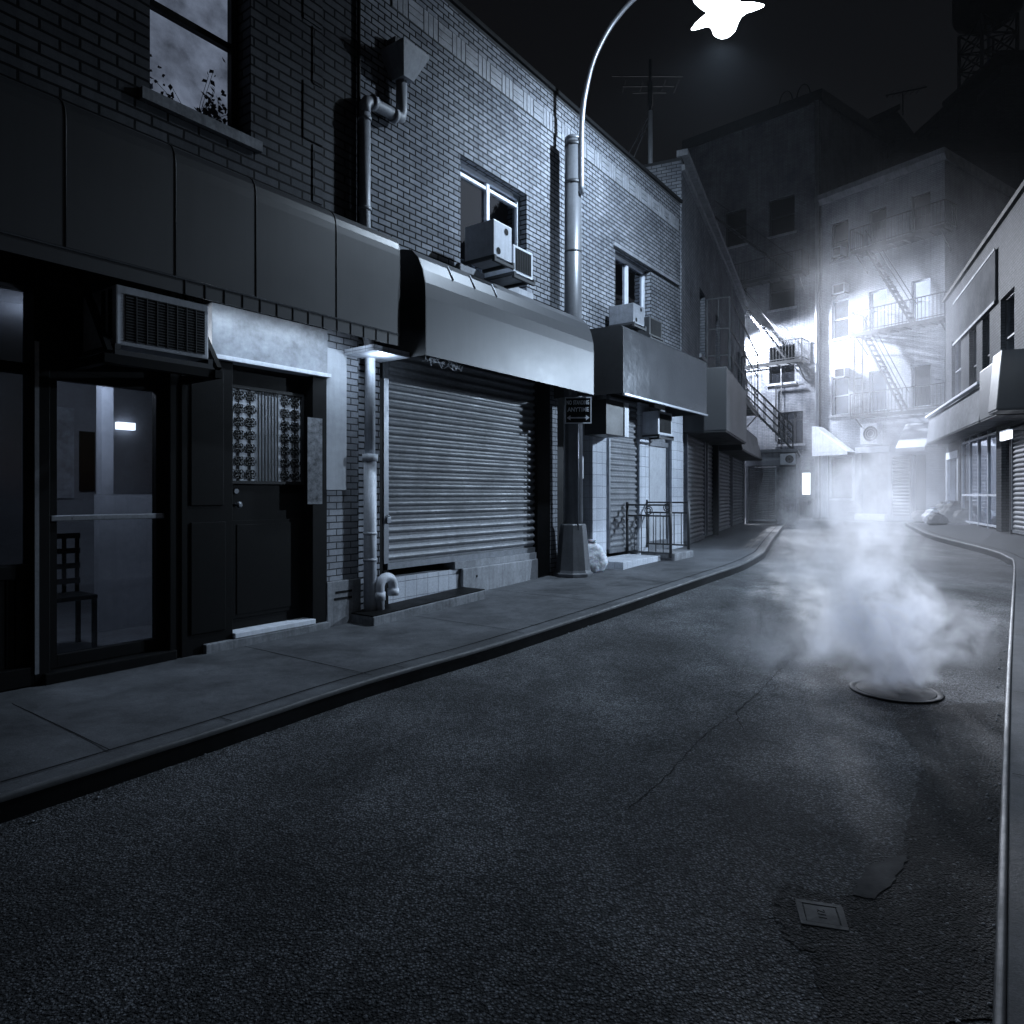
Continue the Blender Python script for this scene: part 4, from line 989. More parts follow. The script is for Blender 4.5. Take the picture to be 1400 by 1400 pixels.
# ------------------------------------------------------------------ building C (tall dark tenement at the back left)
TC = 19.3; LC = 6.75
bc = thing('tenement_building', 'tall dark tenement behind the bend with iron stairs', 'building', FC.p(LC, 0, .4))
cw = []
for zz in (6.7, 10.2, 13.7): 
    for x0, x1 in ((2.2, 3.3), (4.4, 5.6)): cw.append((x0, x1, zz, zz + 1.75, .2))
cd = (FC.S(1091, 0), FC.S(1111, 0)); gC = FC.g(6)
cg = (FC.S(1063, 0), FC.S(1098, 0), FC.px(1080, 607)[1], FC.px(1080, 563)[1], .15)
m = MB(FC); m.wall(0, LC, 0, TC, 0, cw + [(cd[0], cd[1], gC - .1, gC + 2.15, .2), cg]); 
dC = Vector((1.33, 1, 0)).normalized() * 14
for q in (FC.p(LC, 0, 0), FC.p(0, 0, 0)):
    m.face([q, q + dC, q + dC + Vector((0, 0, TC)), q + Vector((0, 0, TC))])
m.build('wall', M['brick_c'], bc)
q0_, q1_ = FC.p(-.1, .12, TC + .003), FC.p(LC + .1, .12, TC + .003)
m = MB(FC); vs = [q0_, q1_, q1_ + dC, q0_ + dC]; m._idx(vs + [v + Vector((0, 0, .5)) for v in vs], [(0, 1, 2, 3), (4, 5, 6, 7), (0, 1, 5, 4), (1, 2, 6, 5), (2, 3, 7, 6), (3, 0, 4, 7)]); m.build('roof', M['coping'], bc)
for w in cw: window(FC, bc, *w[:4], t=-.15, fm='steel_dk', rail=.5)
window(FC, bc, *cg[:4], t=-.12, fm='steel_dk', glass='glassdk', rail=.75, sashes=3)
dm = MB(FC).box(cd[0] + .05, cd[1] - .02, -.2, -.12, gC, gC + 2.15).build('door', M['steel_dk'], bc)
MB(FC).box(cd[0] + .16, cd[1] - .14, -.119, -.1, gC + 1.0, gC + 2.0).build('door_window', M['lit'], dm)
MB(FC).box(cd[0] - .26, cd[0] - .06, .003, .08, gC, gC + 2.15).build('door_post', M['white_p'], bc)
# iron hoops of the roof ladder
m = MB(FC)
for q in (LC - 1.55, LC - .75): m.tube([FC.p(q + .3 * math.cos(a), .0, TC + .5 + .55 * max(0, math.sin(a))) for a in [i * math.pi / 10 for i in range(11)]], .04, 6)
tag(m.build('roof_ladder', M['black'], loc=FC.p(LC - 1.1, 0, TC + .5)), 'two black hoops of a ladder over the edge of the tallest roof', 'ladder')
# iron stairs on C
zP = FC.px(1050, 497, 1.0)[1]
sP0, sP1 = FC.S(1000, 1.0), FC.S(1096, 1.0)
fire_escape(FC, 'black iron gallery and stair across the brightly lit white wall', [zP], sP0, sP1, 1.0, [(FC.S(1006, .6), FC.px(1006, 405, .6)[1], FC.S(1078, .6), zP + .1, .6)])
fire_escape(FC, 'dark upper gallery high on the tall tenement', [zP + 4.0], 1.6, LC - .5, .9, [(2.0, zP + 7.6, 5.6, zP + 4.1, .5)])
m = MB(FC)
for q in (1060.8,): m.bar(FC.p(FC.S(q, .1), .1, FC.px(q, 604, .1)[1]), FC.p(FC.S(q, .1), .1, FC.px(q, 529, .1)[1]), .05)
m.bar(FC.p(FC.S(1060.8, .1), .1, FC.px(1061, 529, .1)[1]), FC.p(FC.S(1098.6, .1), .1, FC.px(1061, 529, .1)[1]), .05)
m.tube([FC.p(FC.S(1068, .1), .1, 2.5), FC.p(FC.S(1068, .1), .1, zP)], .02, 5)
tag(m.build('wall_conduit', M['steel_dk'], loc=FC.p(4, .1, 4)), 'black conduit bent at right angles on the bright wall above the barred window', 'pipe')
tag(MB(FC).tube([FC.p(LC - .12, .1, .4), FC.p(LC - .12, .1, TC)], .09, 10).build('downpipe', M['grey_pipe'], loc=FC.p(LC, .1, .4)), 'grey downpipe running full height at the corner of the white facade', 'pipe')

# annex with garage gate and its stair
ba = thing('garage_annex', 'low annex with roller gate at the foot of the iron stair', 'annex', FG.p(.7, 0, .4))
LG = 1.42; TG = 3.1; gG = g0(10, 27)
m = MB(FG); m.wall(0, LG + .45, gG - .2, TG, 0, [(.08, LG - .28, gG - .1, gG + 2.15, .15)]); m.face([FG.p(LG + .45, 0, 0), FG.p(LG + .45, -4.5, 0), FG.p(LG + .45, -4.5, TG), FG.p(LG + .45, 0, TG)]); m.face([FG.p(0, 0, 0), FG.p(0, -4.5, 0), FG.p(0, -4.5, TG), FG.p(0, 0, TG)])
m.build('wall', M['concrete_old'], ba)
shutter(FG, ba, .08, LG - .28, gG + .07, gG + 2.13, -.08, pitch=.08, guides=.03, amp=.012)
MB(FG).box(-.02, LG + .5, -4.5, .12, TG + .003, TG + .12).build('roof', M['stone'], ba)
m = MB(FG); m.prism([(.003, gG + 2.5), (.16, gG + 2.42), (.16, gG + 2.38), (.003, gG + 2.2)], .02, LG - .1); m.build('hood', M['panel'], ba)
ac_unit(FG, 'small fan condenser over the door beside the roller gate', LG - .12, LG + .42, .02, .34, gG + 2.2, gG + 2.62, front='fan', sides=False)
s0g = FG.S(1017, .5)
T = thing('iron_stair', 'outside iron stair with railing descending onto the low annex roof', 'stairs', FG.p(.9, .4, TG))
m = MB(FG); za = FG.px(1022, 558, -.6)[1]; stair_mesh(m, FG, FG.S(1020, -.6), za + .2, FG.S(1084, -.6), TG + .12, -.6, .8, False); m.build('flight', M['steel_dk'], T)
for tt in (-.98, -.22):
    m = MB(FG); sa, sb = FG.S(1020, -.6), FG.S(1084, -.6)
    for hh in (.35, .65, .95): m.tube([FG.p(sa, tt, za + .2 + hh), FG.p(sb, tt, TG + .12 + hh)], .022, 5)
    for k in range(6):
        f = k / 5; m.bar(FG.p(sa + (sb - sa) * f, tt, za + .2 + (TG - za - .08) * f), FG.p(sa + (sb - sa) * f, tt, za + 1.18 + (TG - za - .08) * f), .03)
    m.build('railing', M['steel_dk'], T)
m = MB(FG); m.box(FG.S(1020, -.6) - .9, FG.S(1020, -.6), -1.0, -.2, za + .15, za + .2); m.build('landing', M['steel_dk'], T)
m = MB(FG); rail_mesh(m, FG, FG.S(1020, -.6) - .9, FG.S(1020, -.6), -1.0, -.2, za + .2, 1.0, .3); m.build('railing', M['steel_dk'], T)

# ------------------------------------------------------------------ building D (white facade with fire escapes)
LD = 5.24; TD = 14.55
bd = thing('tenement_building', 'white brick tenement with fire escapes facing down the street', 'building', FD.p(LD / 2, 0, .4))
gD = FD.g(2.5)
cols = [(FD.S(1137), FD.S(1160)), (FD.S(1188), FD.S(1212)), (FD.S(1246), FD.S(1272))]
rows = [FD.px(1149, z)[1] for z in (567, 462, 355)]
dw = []
for j, zz in enumerate(rows):
    for i, (a_, b_) in enumerate(cols): dw.append((a_, b_, zz, zz + 1.72, .22))
m = MB(FD); shop = [(FD.S(1133), FD.S(1168), gD + .75, gD + 2.75, .15), (FD.S(1174), FD.S(1214), gD, gD + 2.75, .3), (FD.S(1248), FD.S(1266), gD, gD + 2.6, .3)]
m.wall(0, LD, 0, TD, 0, dw + shop)
dD = Vector((.827, .562, 0)) * 9
for q in (FD.p(LD, 0, 0), FD.p(0, 0, 0)): m.face([q, q + dD, q + dD + Vector((0, 0, TD)), q + Vector((0, 0, TD))])
m.build('wall', M['brick_white'], bd)
m = MB(FD); m.prism([(-9, TD + .003), (.1, TD + .003), (.28, TD + .2), (.28, TD + .42), (-9, TD + .42)], -.12, LD + .1); m.build('roof', M['stone'], bd)
for k, w in enumerate(dw):
    i, j = k % 3, k // 3
    lit = 'lit' if (i, j) in ((1, 1), (2, 1)) else ('litdim' if (i, j) in ((0, 1), (1, 0), (0, 0)) else None)
    window(FD, bd, *w[:4], t=-.16, fm='white_p' if j < 2 else 'steel_dk', glass='glass' if lit else 'glassdk', rail=.5, lit=lit)
m = MB(FD); a_, b_ = shop[0][:2]
m.box(a_, a_ + .07, -.12, -.04, gD + .75, gD + 2.75); m.box(b_ - .1, b_, -.12, .02, gD + .75, gD + 2.75); m.box(a_ + .07, b_ - .1, -.12, -.04, gD + .75, gD + .85); m.box(a_ + .07, b_ - .1, -.12, -.04, gD + 2.65, gD + 2.75)
sw_ = m.build('shop_window', M['white_p'], bd); MB(FD).box(a_ + .05, b_ - .08, -.09, -.08, gD + .8, gD + 2.7).build('pane', M['glass'], sw_)
m = MB(FD)
for k in range(5): m.box(a_ + .07, b_ - .1, -.45, -.16, gD + .95 + k * .36, gD + .98 + k * .36)
m.box(a_, b_, -.5, -.47, gD + .75, gD + 2.75); m.build('shelf', M['panel'], sw_)
a_, b_ = shop[1][:2]; MB(FD).box(a_, b_, -.3, -.25, gD, gD + 2.75).build('shop_door', M['steel'], bd); MB(FD).box(a_ - .02, b_ + .02, -.24, .3, gD - .1, gD + .17).build('doorstep', M['white_p'], bd, bevel=.01)
a_, b_ = shop[2][:2]; MB(FD).box(a_, b_, -.3, -.26, gD, gD + 2.6).build('door', M['black'], bd)
MB(FD).box(.02, FD.S(1133) - .02, .003, .08, gD, gD + 3.3).build('pilaster', M['white_p'], bd, bevel=.01)
s0, s1 = FD.S(1219, .03), FD.S(1245, .03); shutter(FD, bd, s0, s1, gD + .1, gD + 2.6, .03, pitch=.14, guides=.04, amp=.03)
MB(FD).box(FD.S(1170), FD.S(1216), .003, .06, gD + 2.8, gD + 3.05).build('fascia', M['white_p'], bd)
lv = [FD.px(1181, 455, 1.0)[1]]; lv = [lv[0] - 3.45, lv[0], lv[0] + 3.5]
f0, f1 = FD.S(1163, 1.0), FD.S(1292, 1.0)
fire_escape(FD, 'three tier iron fire escape casting shadows on the white tenement', lv, f0, f1, 1.0,
            [(FD.S(1188, .6), lv[2], FD.S(1250, .6), lv[1] + .05, .6), (FD.S(1183, .6), lv[1], FD.S(1238, .6), lv[0] + .05, .6)])
m = MB(FD); q = FD.S(1168, .9); m.bar(FD.p(q, .9, lv[0]), FD.p(q, .9, lv[1]), .05); m.bar(FD.p(q + .35, .9, lv[0]), FD.p(q + .35, .9, lv[1]), .05)
for k in range(11): m.bar(FD.p(q, .9, lv[0] + .3 * k + .1), FD.p(q + .35, .9, lv[0] + .3 * k + .1), .025)
tag(m.build('ladder', M['steel_dk'], loc=FD.p(q, .9, lv[0])), 'upright iron drop ladder at the left end of the white tenement fire escape', 'ladder')
for k, (x0, x1, y) in enumerate(((1138, 1150, 352), (1138, 1155, 403), (1140, 1155, 517))):
    s0, s1 = FD.S(x0, .35), FD.S(x1, .35); z0 = FD.px(x0, y, .35)[1]
    ac_unit(FD, ['highest window air conditioner left on the white tenement', 'middle window air conditioner left on the white tenement', 'lowest window air conditioner left on the white tenement'][k], s0, s1, -.1, .35, z0, z0 + .42, front='frame', sides=False, mat='white_pl')
ac_unit(FD, 'big white condenser above the shop entrance of the white tenement', FD.S(1176, .5), FD.S(1199, .5), .05, .5, gD + 3.12, gD + 4.0, front='fan', sides=False, bracket=False)
# white side awning and a grey sloped awning on D
T = thing('shop_awning', 'bright white sloped awning at the left end of the white tenement', 'awning', FD.p(.6, .2, gD + 2.9), 'shop awnings')
MB(FD).slab([(.06, gD + 2.85), (.06, gD + 4.05), (.2, gD + 4.05), (FD.S(1166, .3), gD + 2.85)], .085, .75).build('cover', M['white_p'], T, bevel=.01)
MB(FD).box(.08, FD.S(1166, .3), .72, .76, gD + 2.72, gD + 2.847).build('valance', M['white_p'], T)
T = thing('shop_awning', 'pale sloped awning over the right hand door of the white tenement', 'awning', FD.p(FD.S(1250), .2, gD + 2.9), 'shop awnings')
MB(FD).prism([(.006, gD + 2.85), (1.1, gD + 2.85), (.3, gD + 3.85), (.006, gD + 3.9)], FD.S(1243), FD.S(1283)).build('cover', M['panel'], T, bevel=.01)
MB(FD).box(FD.S(1243), FD.S(1283), 1.07, 1.1, gD + 2.7, gD + 2.847).build('valance', M['panel'], T)

# ------------------------------------------------------------------ building E (right)
LE = 12.4; TE = 8.65; gE = .5
be = thing('brick_building', 'pale brick building on the right with a big blank sign panel', 'building', FE.p(5, 0, .5))
def EX(x): return FE.S(x)
ew = []
for xa, xb in ((1313, 1301), (1334, 1325.5), (1352, 1342.5), (1387, 1368)):
    pass
for xa, xb, yt, yb in ((1301, 1314, 468, 552), (1325, 1335, 452, 560), (1343, 1353, 436, 540), (1368, 1387, 410, 520)):
    sa, zt_ = FE.px(xa, yt); sb = EX(xb); zb_ = FE.px(xa, yb)[1]; ew.append((sa, sb, max(4.35, zb_), zt_, .2))
m = MB(FE); shopE = (EX(1312), EX(1362), gE - .2, 3.3, .2); dE = (EX(1293), EX(1309), gE - .2, 3.0, .2)
m.wall(0, LE, 0, TE, 0, ew + [shopE, dE, (EX(1369), EX(1380), gE - .2, 3.2, .3), (EX(1381.5), EX(1420), gE - .2, 3.2, .25)])
q = FE.p(0, 0, 0); b_ = -FE.n * 9; m.face([q, q + b_, q + b_ + Vector((0, 0, TE)), q + Vector((0, 0, TE))]); q = FE.p(LE, 0, 0); m.face([q, q + b_, q + b_ + Vector((0, 0, TE)), q + Vector((0, 0, TE))])
m.build('wall', M['brick_e'], be)
MB(FE).box(0, LE, -9, .0, TE + .003, TE + .06).build('roof', M['roof'], be)
m = MB(FE); m.box(-.03, LE, -.2, .1, TE + .065, TE + .2); m.build('coping', M['coping'], be)
for w in ew: window(FE, be, *w[:4], t=-.15, fm='stone' if w[0] < 2 else 'steel_dk', rail=.5)
m = MB(FE); a_, b_ = shopE[:2]; n = 4
for k in range(n + 1): q = a_ + (b_ - a_ - .06) * k / n; m.box(q, q + .06, -.15, -.05, gE - .1, 3.3)
for zz in (gE + .02, gE + .9, 3.15): m.box(a_ + .06, b_ - .06, -.14, -.06, zz, zz + .06)
sg = m.build('shop_window', M['white_p'], be); MB(FE).box(a_ + .03, b_ - .03, -.1, -.09, gE + .05, 3.2).build('pane', M['glass'], sg)
m = MB(FE)
for k in range(14):
    q = R.uniform(a_ + .2, b_ - .2); z_ = R.uniform(gE + 1.0, 2.4); m.box(q - .05, q + .05, -.6, -.5, z_, z_ + R.uniform(.2, .6))
m.box(a_, b_, -1.0, -.95, gE, 3.3); m.build('display', M['panel'], sg)
m = MB(FE); a_, b_ = dE[:2]
m.box(a_, a_ + .12, -.1, .0, gE - .1, 3.0); m.box(b_ - .12, b_, -.1, .0, gE - .1, 3.0); m.box(a_ + .12, b_ - .12, -.1, .0, 2.75, 3.0); m.box(a_ + .12, b_ - .12, -.1, -.02, gE - .1, gE + .5)
dd = m.build('door', M['white_p'], be); MB(FE).box(a_ + .1, b_ - .1, -.07, -.06, gE + .45, 2.8).build('pane', M['glassdk'], dd); MB(FE).box(a_ + .1, b_ - .1, -.2, -.19, gE, 3).build('backing', M['panel'], dd)
MB(FE).box(EX(1369), EX(1380), -.3, -.27, gE - .1, 3.2).build('doorway', M['black'], be)
shutter(FE, be, EX(1381.5), EX(1420), gE + .05, 3.15, -.06, pitch=.12, guides=.06, amp=.03)
p0, zt_ = FE.px(1304, 416, .05); p1 = FE.S(1361, .05); zb_ = FE.px(1304, 471, .05)[1]
T = thing('billboard', 'large blank dark sign panel on the right hand brick wall', 'sign', FE.p((p0 + p1) / 2, .05, zb_))
MB(FE).box(p0, p1, .004, .06, zb_, zt_).build('board', M['board_dk'], T); 
m = MB(FE); m.box(p0, p1, .0605, .09, zb_ - .06, zb_ + .02); m.box(p0, p1, .0605, .08, zt_ - .02, zt_ + .04); m.build('trim', M['stone'], T)
boxawn(FE, 'pale sign box with a bright upper edge over the right hand shop', EX(1296), FE.S(1338, .7), .7, 3.35, 4.3, 'board_md', slope=.1)
MB(FE).box(EX(1296), FE.S(1338, .7), .6, .74, 4.31, 4.38).build('ledge', M['white_p'], be)
boxawn(FE, 'narrow dark box awning between two right hand shop signs', FE.S(1339, .9), FE.S(1361, .9), .9, 3.25, 4.45, 'awn_vinyl')
boxawn(FE, 'big dark awning over the far right shutter', FE.S(1361.8, 1.1), 12.2, 1.1, 3.25, 4.5, 'awn_vinyl', slope=.1)
for x0, x1, y0, y1, lab in ((1287, 1302, 592, 601, 'small lit white sign box hanging at the far end of the right shops'), (1367, 1380, 592, 603, 'small lit white sign box under the big dark awning')):
    T = thing('sign_box', lab, 'sign', FE.p(FE.S(x0, .6), .6, 3.0), 'small lit sign boxes')
    sa, za = FE.px(x0, y0, .6); sb = FE.S(x1, .6); zb_ = FE.px(x0, y1, .6)[1]
    MB(FE).box(min(sa, sb), max(sa, sb), .54, .6, zb_, za).build('box', M['lit'], T); MB(FE).box(min(sa, sb) - .01, max(sa, sb) + .01, .53, .61, za + .002, za + .03).build('cap', M['white_p'], T)
    MB(FE).bar(FE.p((sa + sb) / 2, .0, za + .01), FE.p((sa + sb) / 2, .53, za + .01), .02).build('hanger', M['steel_dk'], T)
# trash bags at the corner
k = 0
for x, y, r, h, mt in ((1262, 714, .34, .5, 'bagdk'), (1276, 715, .3, .55, 'bag'), (1290, 714, .36, .75, 'bagdk'), (1304, 716, .42, .8, 'bagdk'), (1316, 717, .32, .55, 'bagdk'), (1281, 718, .28, .42, 'bagdk')):
    q = ground_px(x, y, 0.03); lab = ['low black rubbish bag at the left end of the heap', 'pale rubbish bag near the left of the heap', 'tall black rubbish bag in the middle of the heap', 'biggest black rubbish bag of the heap', 'black rubbish bag by the shop glass at the right of the heap', 'small black rubbish bag lying in front of the heap'][k]
    T = bagmesh(q, r, h, seed=3 + k).build('rubbish_bag', M[mt], loc=q); tag(T, lab, 'bag', 'rubbish bags heaped on the far kerb'); k += 1

# ------------------------------------------------------------------ dark buildings and roof things behind
bh = thing('brick_building', 'unlit dark brick block rising behind the right hand shops', 'building', FH.p(4, 0, .5))
MB(FH).box(0, 16, -12, 0, 0, 18.6).build('wall', M['brick_dark'], bh); MB(FH).box(-.1, 16, -12, .15, 18.603, 19.2).build('roof', M['coping'], bh)
bt = thing('roof_house', 'dark stepped roof house below the water tower', 'roof house', FH.p(6, -2, 19.2))
m = MB(FH); z6 = 19.2; m.slab([(4.2, z6), (4.2, 21.6), (5.0, 21.8), (6.4, 23.4), (6.4, 23.9), (12, 24.3), (12, z6)], -6, -1.5); m.build('wall', M['brick_dark'], bt)
m = MB(FH); m.box(4.0, 5.0, -6, -1.3, 21.85, 22.3); m.box(6.2, 12.2, -6.1, -1.3, 24.35, 24.6); m.build('roof', M['coping'], bt)
T = thing('water_tower', 'black rooftop water tower on a lattice of steel legs', 'water tower', (27.3, 40, 24.6))
zt0 = 1.45 + (676 - 34) / 940 * 40; cx, cy = (1350 - 700) / 940 * 40, 40.0
m = MB(); m.lathe((cx, cy, zt0), [(1.0, 0), (1.65, .5), (1.75, .8), (1.75, 4.5), (.2, 5.8)], 20); m.build('tank', M['black'], T)
L4 = [(cx - 1.0, cy - 1), (cx + 1.0, cy - 1), (cx + 1.0, cy + 1), (cx - 1.0, cy + 1)]
for a_ in L4: MB().bar((a_[0], a_[1], 20), (a_[0], a_[1], zt0), .14).build('leg', M['black'], T)
m = MB(); z_ = zt0 - 4.4
while z_ < zt0 - .3:
    for a_, c_ in zip(L4, L4[1:] + L4[:1]):
        m.bar((*a_, z_), (*c_, z_ + 1.1), .07); m.bar((*c_, z_), (*a_, z_ + 1.1), .07); m.bar((*a_, z_), (*c_, z_), .08)
    z_ += 1.1
m.build('brace', M['black'], T)
m = MB(); m.tube([(cx + .1, cy, 20), (cx + .1, cy, zt0)], .12, 8); m.build('riser_pipe', M['steel'], T)
T = thing('roof_house', 'dark stair house with sloping side on the roof behind the white tenement', 'roof house', (20.5, 38, 14))
m = MB(); m.F = Frame((20.2, 38), (1, 0)); m.slab([(-.6, 12), (-.6, 21.7), (1.1, 22.6), (1.6, 22.0), (3.6, 19.2), (3.6, 12)], -4, 0); m.build('wall', M['brick_dark'], T)
m = MB(m.F); m.slab([(-.8, 21.75), (1.2, 22.7), (1.2, 23.0), (-.8, 22.05)], -4.1, .1); m.build('roof', M['coping'], T)
T = thing('tv_antenna', 'thin black television aerial on the roof behind the white tenement', 'antenna', (21.9, 38, 22.6))
m = MB(); m.tube([(21.6, 38, 22.4), (21.6, 38, 23.75)], .04, 5); m.build('mast', M['black'], T)
m = MB(); m.bar((20.7, 38.1, 23.55), (22.8, 37.8, 23.85), .06)
for k in range(6): m.bar((20.9 + .33 * k, 37.6, 23.58 + .05 * k), (20.9 + .33 * k, 38.4, 23.58 + .05 * k), .025)
m.build('boom', M['black'], T); MB().box(22.0, 22.5, 37.9, 38.1, 22.55, 23.0).build('box', M['black'], T)
# antenna mast on the pale brick roof
am = FA.p(14.3, -1.2, 0); zr = TOPR + .05
T = thing('antenna_mast', 'guyed aerial mast on the roof edge of the pale brick building', 'antenna', (am.x, am.y, zr))
ax = (889 - 700) / 940
k = am.y; am = Vector((ax * k, k, 0)); T.location = (am.x, am.y, zr); ROOT[T.name] = Vector((am.x, am.y, zr))
ztp = lambda y: CAMH + (676 - y) / 940 * k
m = MB(); m.tube([(am.x, am.y, zr), (am.x, am.y, ztp(152))], .055, 8); m.build('mast', M['grey_pipe'], T)
m = MB(); m.tube([(am.x, am.y, ztp(152)), (am.x, am.y, ztp(82))], .035, 6); m.tube([(am.x, am.y, ztp(145)), (am.x, am.y, ztp(112))], .06, 6); m.build('upper_mast', M['joint'], T)
m = MB()
for yy, l in ((107, .95), (120, .7), (128, .45)):
    m.bar((am.x - l, am.y - .5 * l, ztp(yy) - .25 * l), (am.x + l * .9, am.y + .5 * l, ztp(yy) + .35 * l), .02)
for q in (-.6, -.2, .3, .6): m.bar((am.x + q, am.y - .25, ztp(118)), (am.x + q, am.y + .25, ztp(118)), .022)
m.build('element', M['joint'], T)
m = MB(); m.tube([(am.x, am.y, ztp(155)), (am.x - 1.2, am.y - .3, zr)], .012, 4); m.tube([(am.x, am.y, ztp(160)), (am.x - .9, am.y - .2, zr)], .012, 4); m.build('guy_wire', M['steel'], T)
# small roof vent pipes on A
for i, (s, t, h) in enumerate(((12.6, -1.0, 1.0), (13.9, -.5, .5))):
    q = FA.p(s, t, zr); tag(MB().tube([q, q + Vector((0, 0, h))], .08, 8).build('vent_pipe', M['black'], loc=q), ['short black vent pipe on the roof beside the guyed aerial mast', 'stubby black vent pipe near the roof corner above the dented sign'][i], 'pipe')

# ------------------------------------------------------------------ steam and haze
def volmat(name, col, aniso, build):
    m, nt, out = _nt(name); v = nt.nodes.new('ShaderNodeVolumePrincipled'); v.inputs['Color'].default_value = (*col, 1); v.inputs['Anisotropy'].default_value = aniso
    if callable(build): nt.links.new(build(nt), v.inputs['Density'])
    else: v.inputs['Density'].default_value = build
    nt.links.new(v.outputs[0], out.inputs['Volume']); return m
def plume(nt, H, r0, r1, dens, nsc, lean=(0, 0), p=1.0):
    tc = nt.nodes.new('ShaderNodeTexCoord'); sx = nt.nodes.new('ShaderNodeSeparateXYZ'); nt.links.new(tc.outputs['Object'], sx.inputs[0])
    X, Y, Z = sx.outputs
    nz = nt.nodes.new('ShaderNodeTexNoise'); nz.inputs['Scale'].default_value = nsc; nz.inputs['Detail'].default_value = 5; nz.inputs['Roughness'].default_value = .55; nz.inputs['Distortion'].default_value = .6
    mp = nt.nodes.new('ShaderNodeMapping'); mp.inputs['Scale'].default_value = (1, 1, .6); nt.links.new(tc.outputs['Object'], mp.inputs[0]); nt.links.new(mp.outputs[0], nz.inputs['Vector'])
    sc_ = nt.nodes.new('ShaderNodeSeparateColor'); nt.links.new(nz.outputs['Color'], sc_.inputs[0])
    f = ramp(nt, Z, 0, H)
    rad = ramp(nt, Z, 0, H, r0, r1)
    xo = math_(nt, 'SUBTRACT', X, math_(nt, 'MULTIPLY', f, lean[0])); yo = math_(nt, 'SUBTRACT', Y, math_(nt, 'MULTIPLY', f, lean[1]))
    wob = math_(nt, 'MULTIPLY', math_(nt, 'SUBTRACT', sc_.outputs[1], .5), math_(nt, 'MULTIPLY', rad, 1.3)); xo = math_(nt, 'ADD', xo, wob)
    d = math_(nt, 'DIVIDE', math_(nt, 'SQRT', math_(nt, 'ADD', math_(nt, 'MULTIPLY', xo, xo), math_(nt, 'MULTIPLY', yo, yo)), 0), rad)
    fall = math_(nt, 'POWER', ramp(nt, d, 1, 0), 1.6)
    vert = math_(nt, 'POWER', ramp(nt, f, 1, 0), p)
    tx = ramp(nt, nz.outputs['Fac'], .34, .66)
    return math_(nt, 'MULTIPLY', math_(nt, 'MULTIPLY', math_(nt, 'MULTIPLY', fall, vert), tx), dens)
def volbox(name, c, sx, sy, H, mat, label):
    m = MB(); m._idx([(c.x + a * sx, c.y + b * sy, c.z + z) for z in (0.012, H) for a, b in ((-1, -1), (1, -1), (1, 1), (-1, 1))], [(3, 2, 1, 0), (4, 5, 6, 7), (0, 1, 5, 4), (1, 2, 6, 5), (2, 3, 7, 6), (3, 0, 4, 7)])
    return tag(m.build(name, mat, loc=c), label, 'steam', kind='stuff')
W1 = (.93, .95, 1.0)
mcz = Vector((mc.x, mc.y, mc.z + .01))
def puff(nt, dens):
    L = nt.links.new; tc = nt.nodes.new('ShaderNodeTexCoord')
    wn = nt.nodes.new('ShaderNodeTexNoise'); wn.inputs['Scale'].default_value = 1.5; wn.inputs['Detail'].default_value = 4; L(tc.outputs['Object'], wn.inputs['Vector'])
    ma = nt.nodes.new('ShaderNodeVectorMath'); ma.operation = 'MULTIPLY_ADD'; L(wn.outputs['Color'], ma.inputs[0]); ma.inputs[1].default_value = (.9, .9, .7); L(tc.outputs['Object'], ma.inputs[2])
    sb = nt.nodes.new('ShaderNodeVectorMath'); sb.operation = 'SUBTRACT'; L(ma.outputs[0], sb.inputs[0]); sb.inputs[1].default_value = (.45, .45, .35)
    sx = nt.nodes.new('ShaderNodeSeparateXYZ'); L(sb.outputs[0], sx.inputs[0]); X, Y, Z = sx.outputs
    sz = nt.nodes.new('ShaderNodeSeparateXYZ'); L(tc.outputs['Object'], sz.inputs[0]); z0 = sz.outputs[2]
    def blob(cx, cy, cz, rx, ry, rz):
        q = None
        for v, c_, r in ((X, cx, rx), (Y, cy, ry), (Z, cz, rz)):
            a = math_(nt, 'DIVIDE', math_(nt, 'SUBTRACT', v, c_), r); a = math_(nt, 'MULTIPLY', a, a); q = a if q is None else math_(nt, 'ADD', q, a)
        return math_(nt, 'POWER', ramp(nt, q, 1, 0), 1.3)
    d = math_(nt, 'ADD', math_(nt, 'MULTIPLY', blob(.0, .04, .10, .36, .30, .55), 1.9), math_(nt, 'MULTIPLY', blob(-.02, .22, .45, .58, .55, .52), 1.0))
    d = math_(nt, 'ADD', d, math_(nt, 'MULTIPLY', blob(-.45, .6, .3, .8, .7, .34), .15))
    d = math_(nt, 'ADD', d, math_(nt, 'MULTIPLY', blob(.5, .4, .35, .65, .6, .34), .18))
    d = math_(nt, 'ADD', d, math_(nt, 'MULTIPLY', blob(-.1, .6, 1.15, .7, .8, 1.0), .16))
    fn = nt.nodes.new('ShaderNodeTexNoise'); fn.inputs['Scale'].default_value = 3.4; fn.inputs['Detail'].default_value = 6; fn.inputs['Roughness'].default_value = .6; fn.inputs['Distortion'].default_value = 1.2; L(tc.outputs['Object'], fn.inputs['Vector'])
    tx = ramp(nt, fn.outputs['Fac'], .42, .60, .05, 1.5)
    return math_(nt, 'MULTIPLY', math_(nt, 'MULTIPLY', d, tx), math_(nt, 'MULTIPLY', ramp(nt, z0, .012, .05), dens))
volbox('steam', mcz, 1.6, 1.7, 2.6, volmat('steam_plume', W1, .62, lambda nt: puff(nt, 7.0)), 'white steam rising from the round manhole cover in the road')
lm = Vector((6.0, 11.0, .05)); volbox('steam', lm, 4.2, 6.0, 1.9, volmat('road_mist', W1, .72, lambda nt: plume(nt, 1.9, 4.2, 4.0, .22, .75, (0, 0), 1.6)), 'low drifting steam lying over the road beyond the manhole')
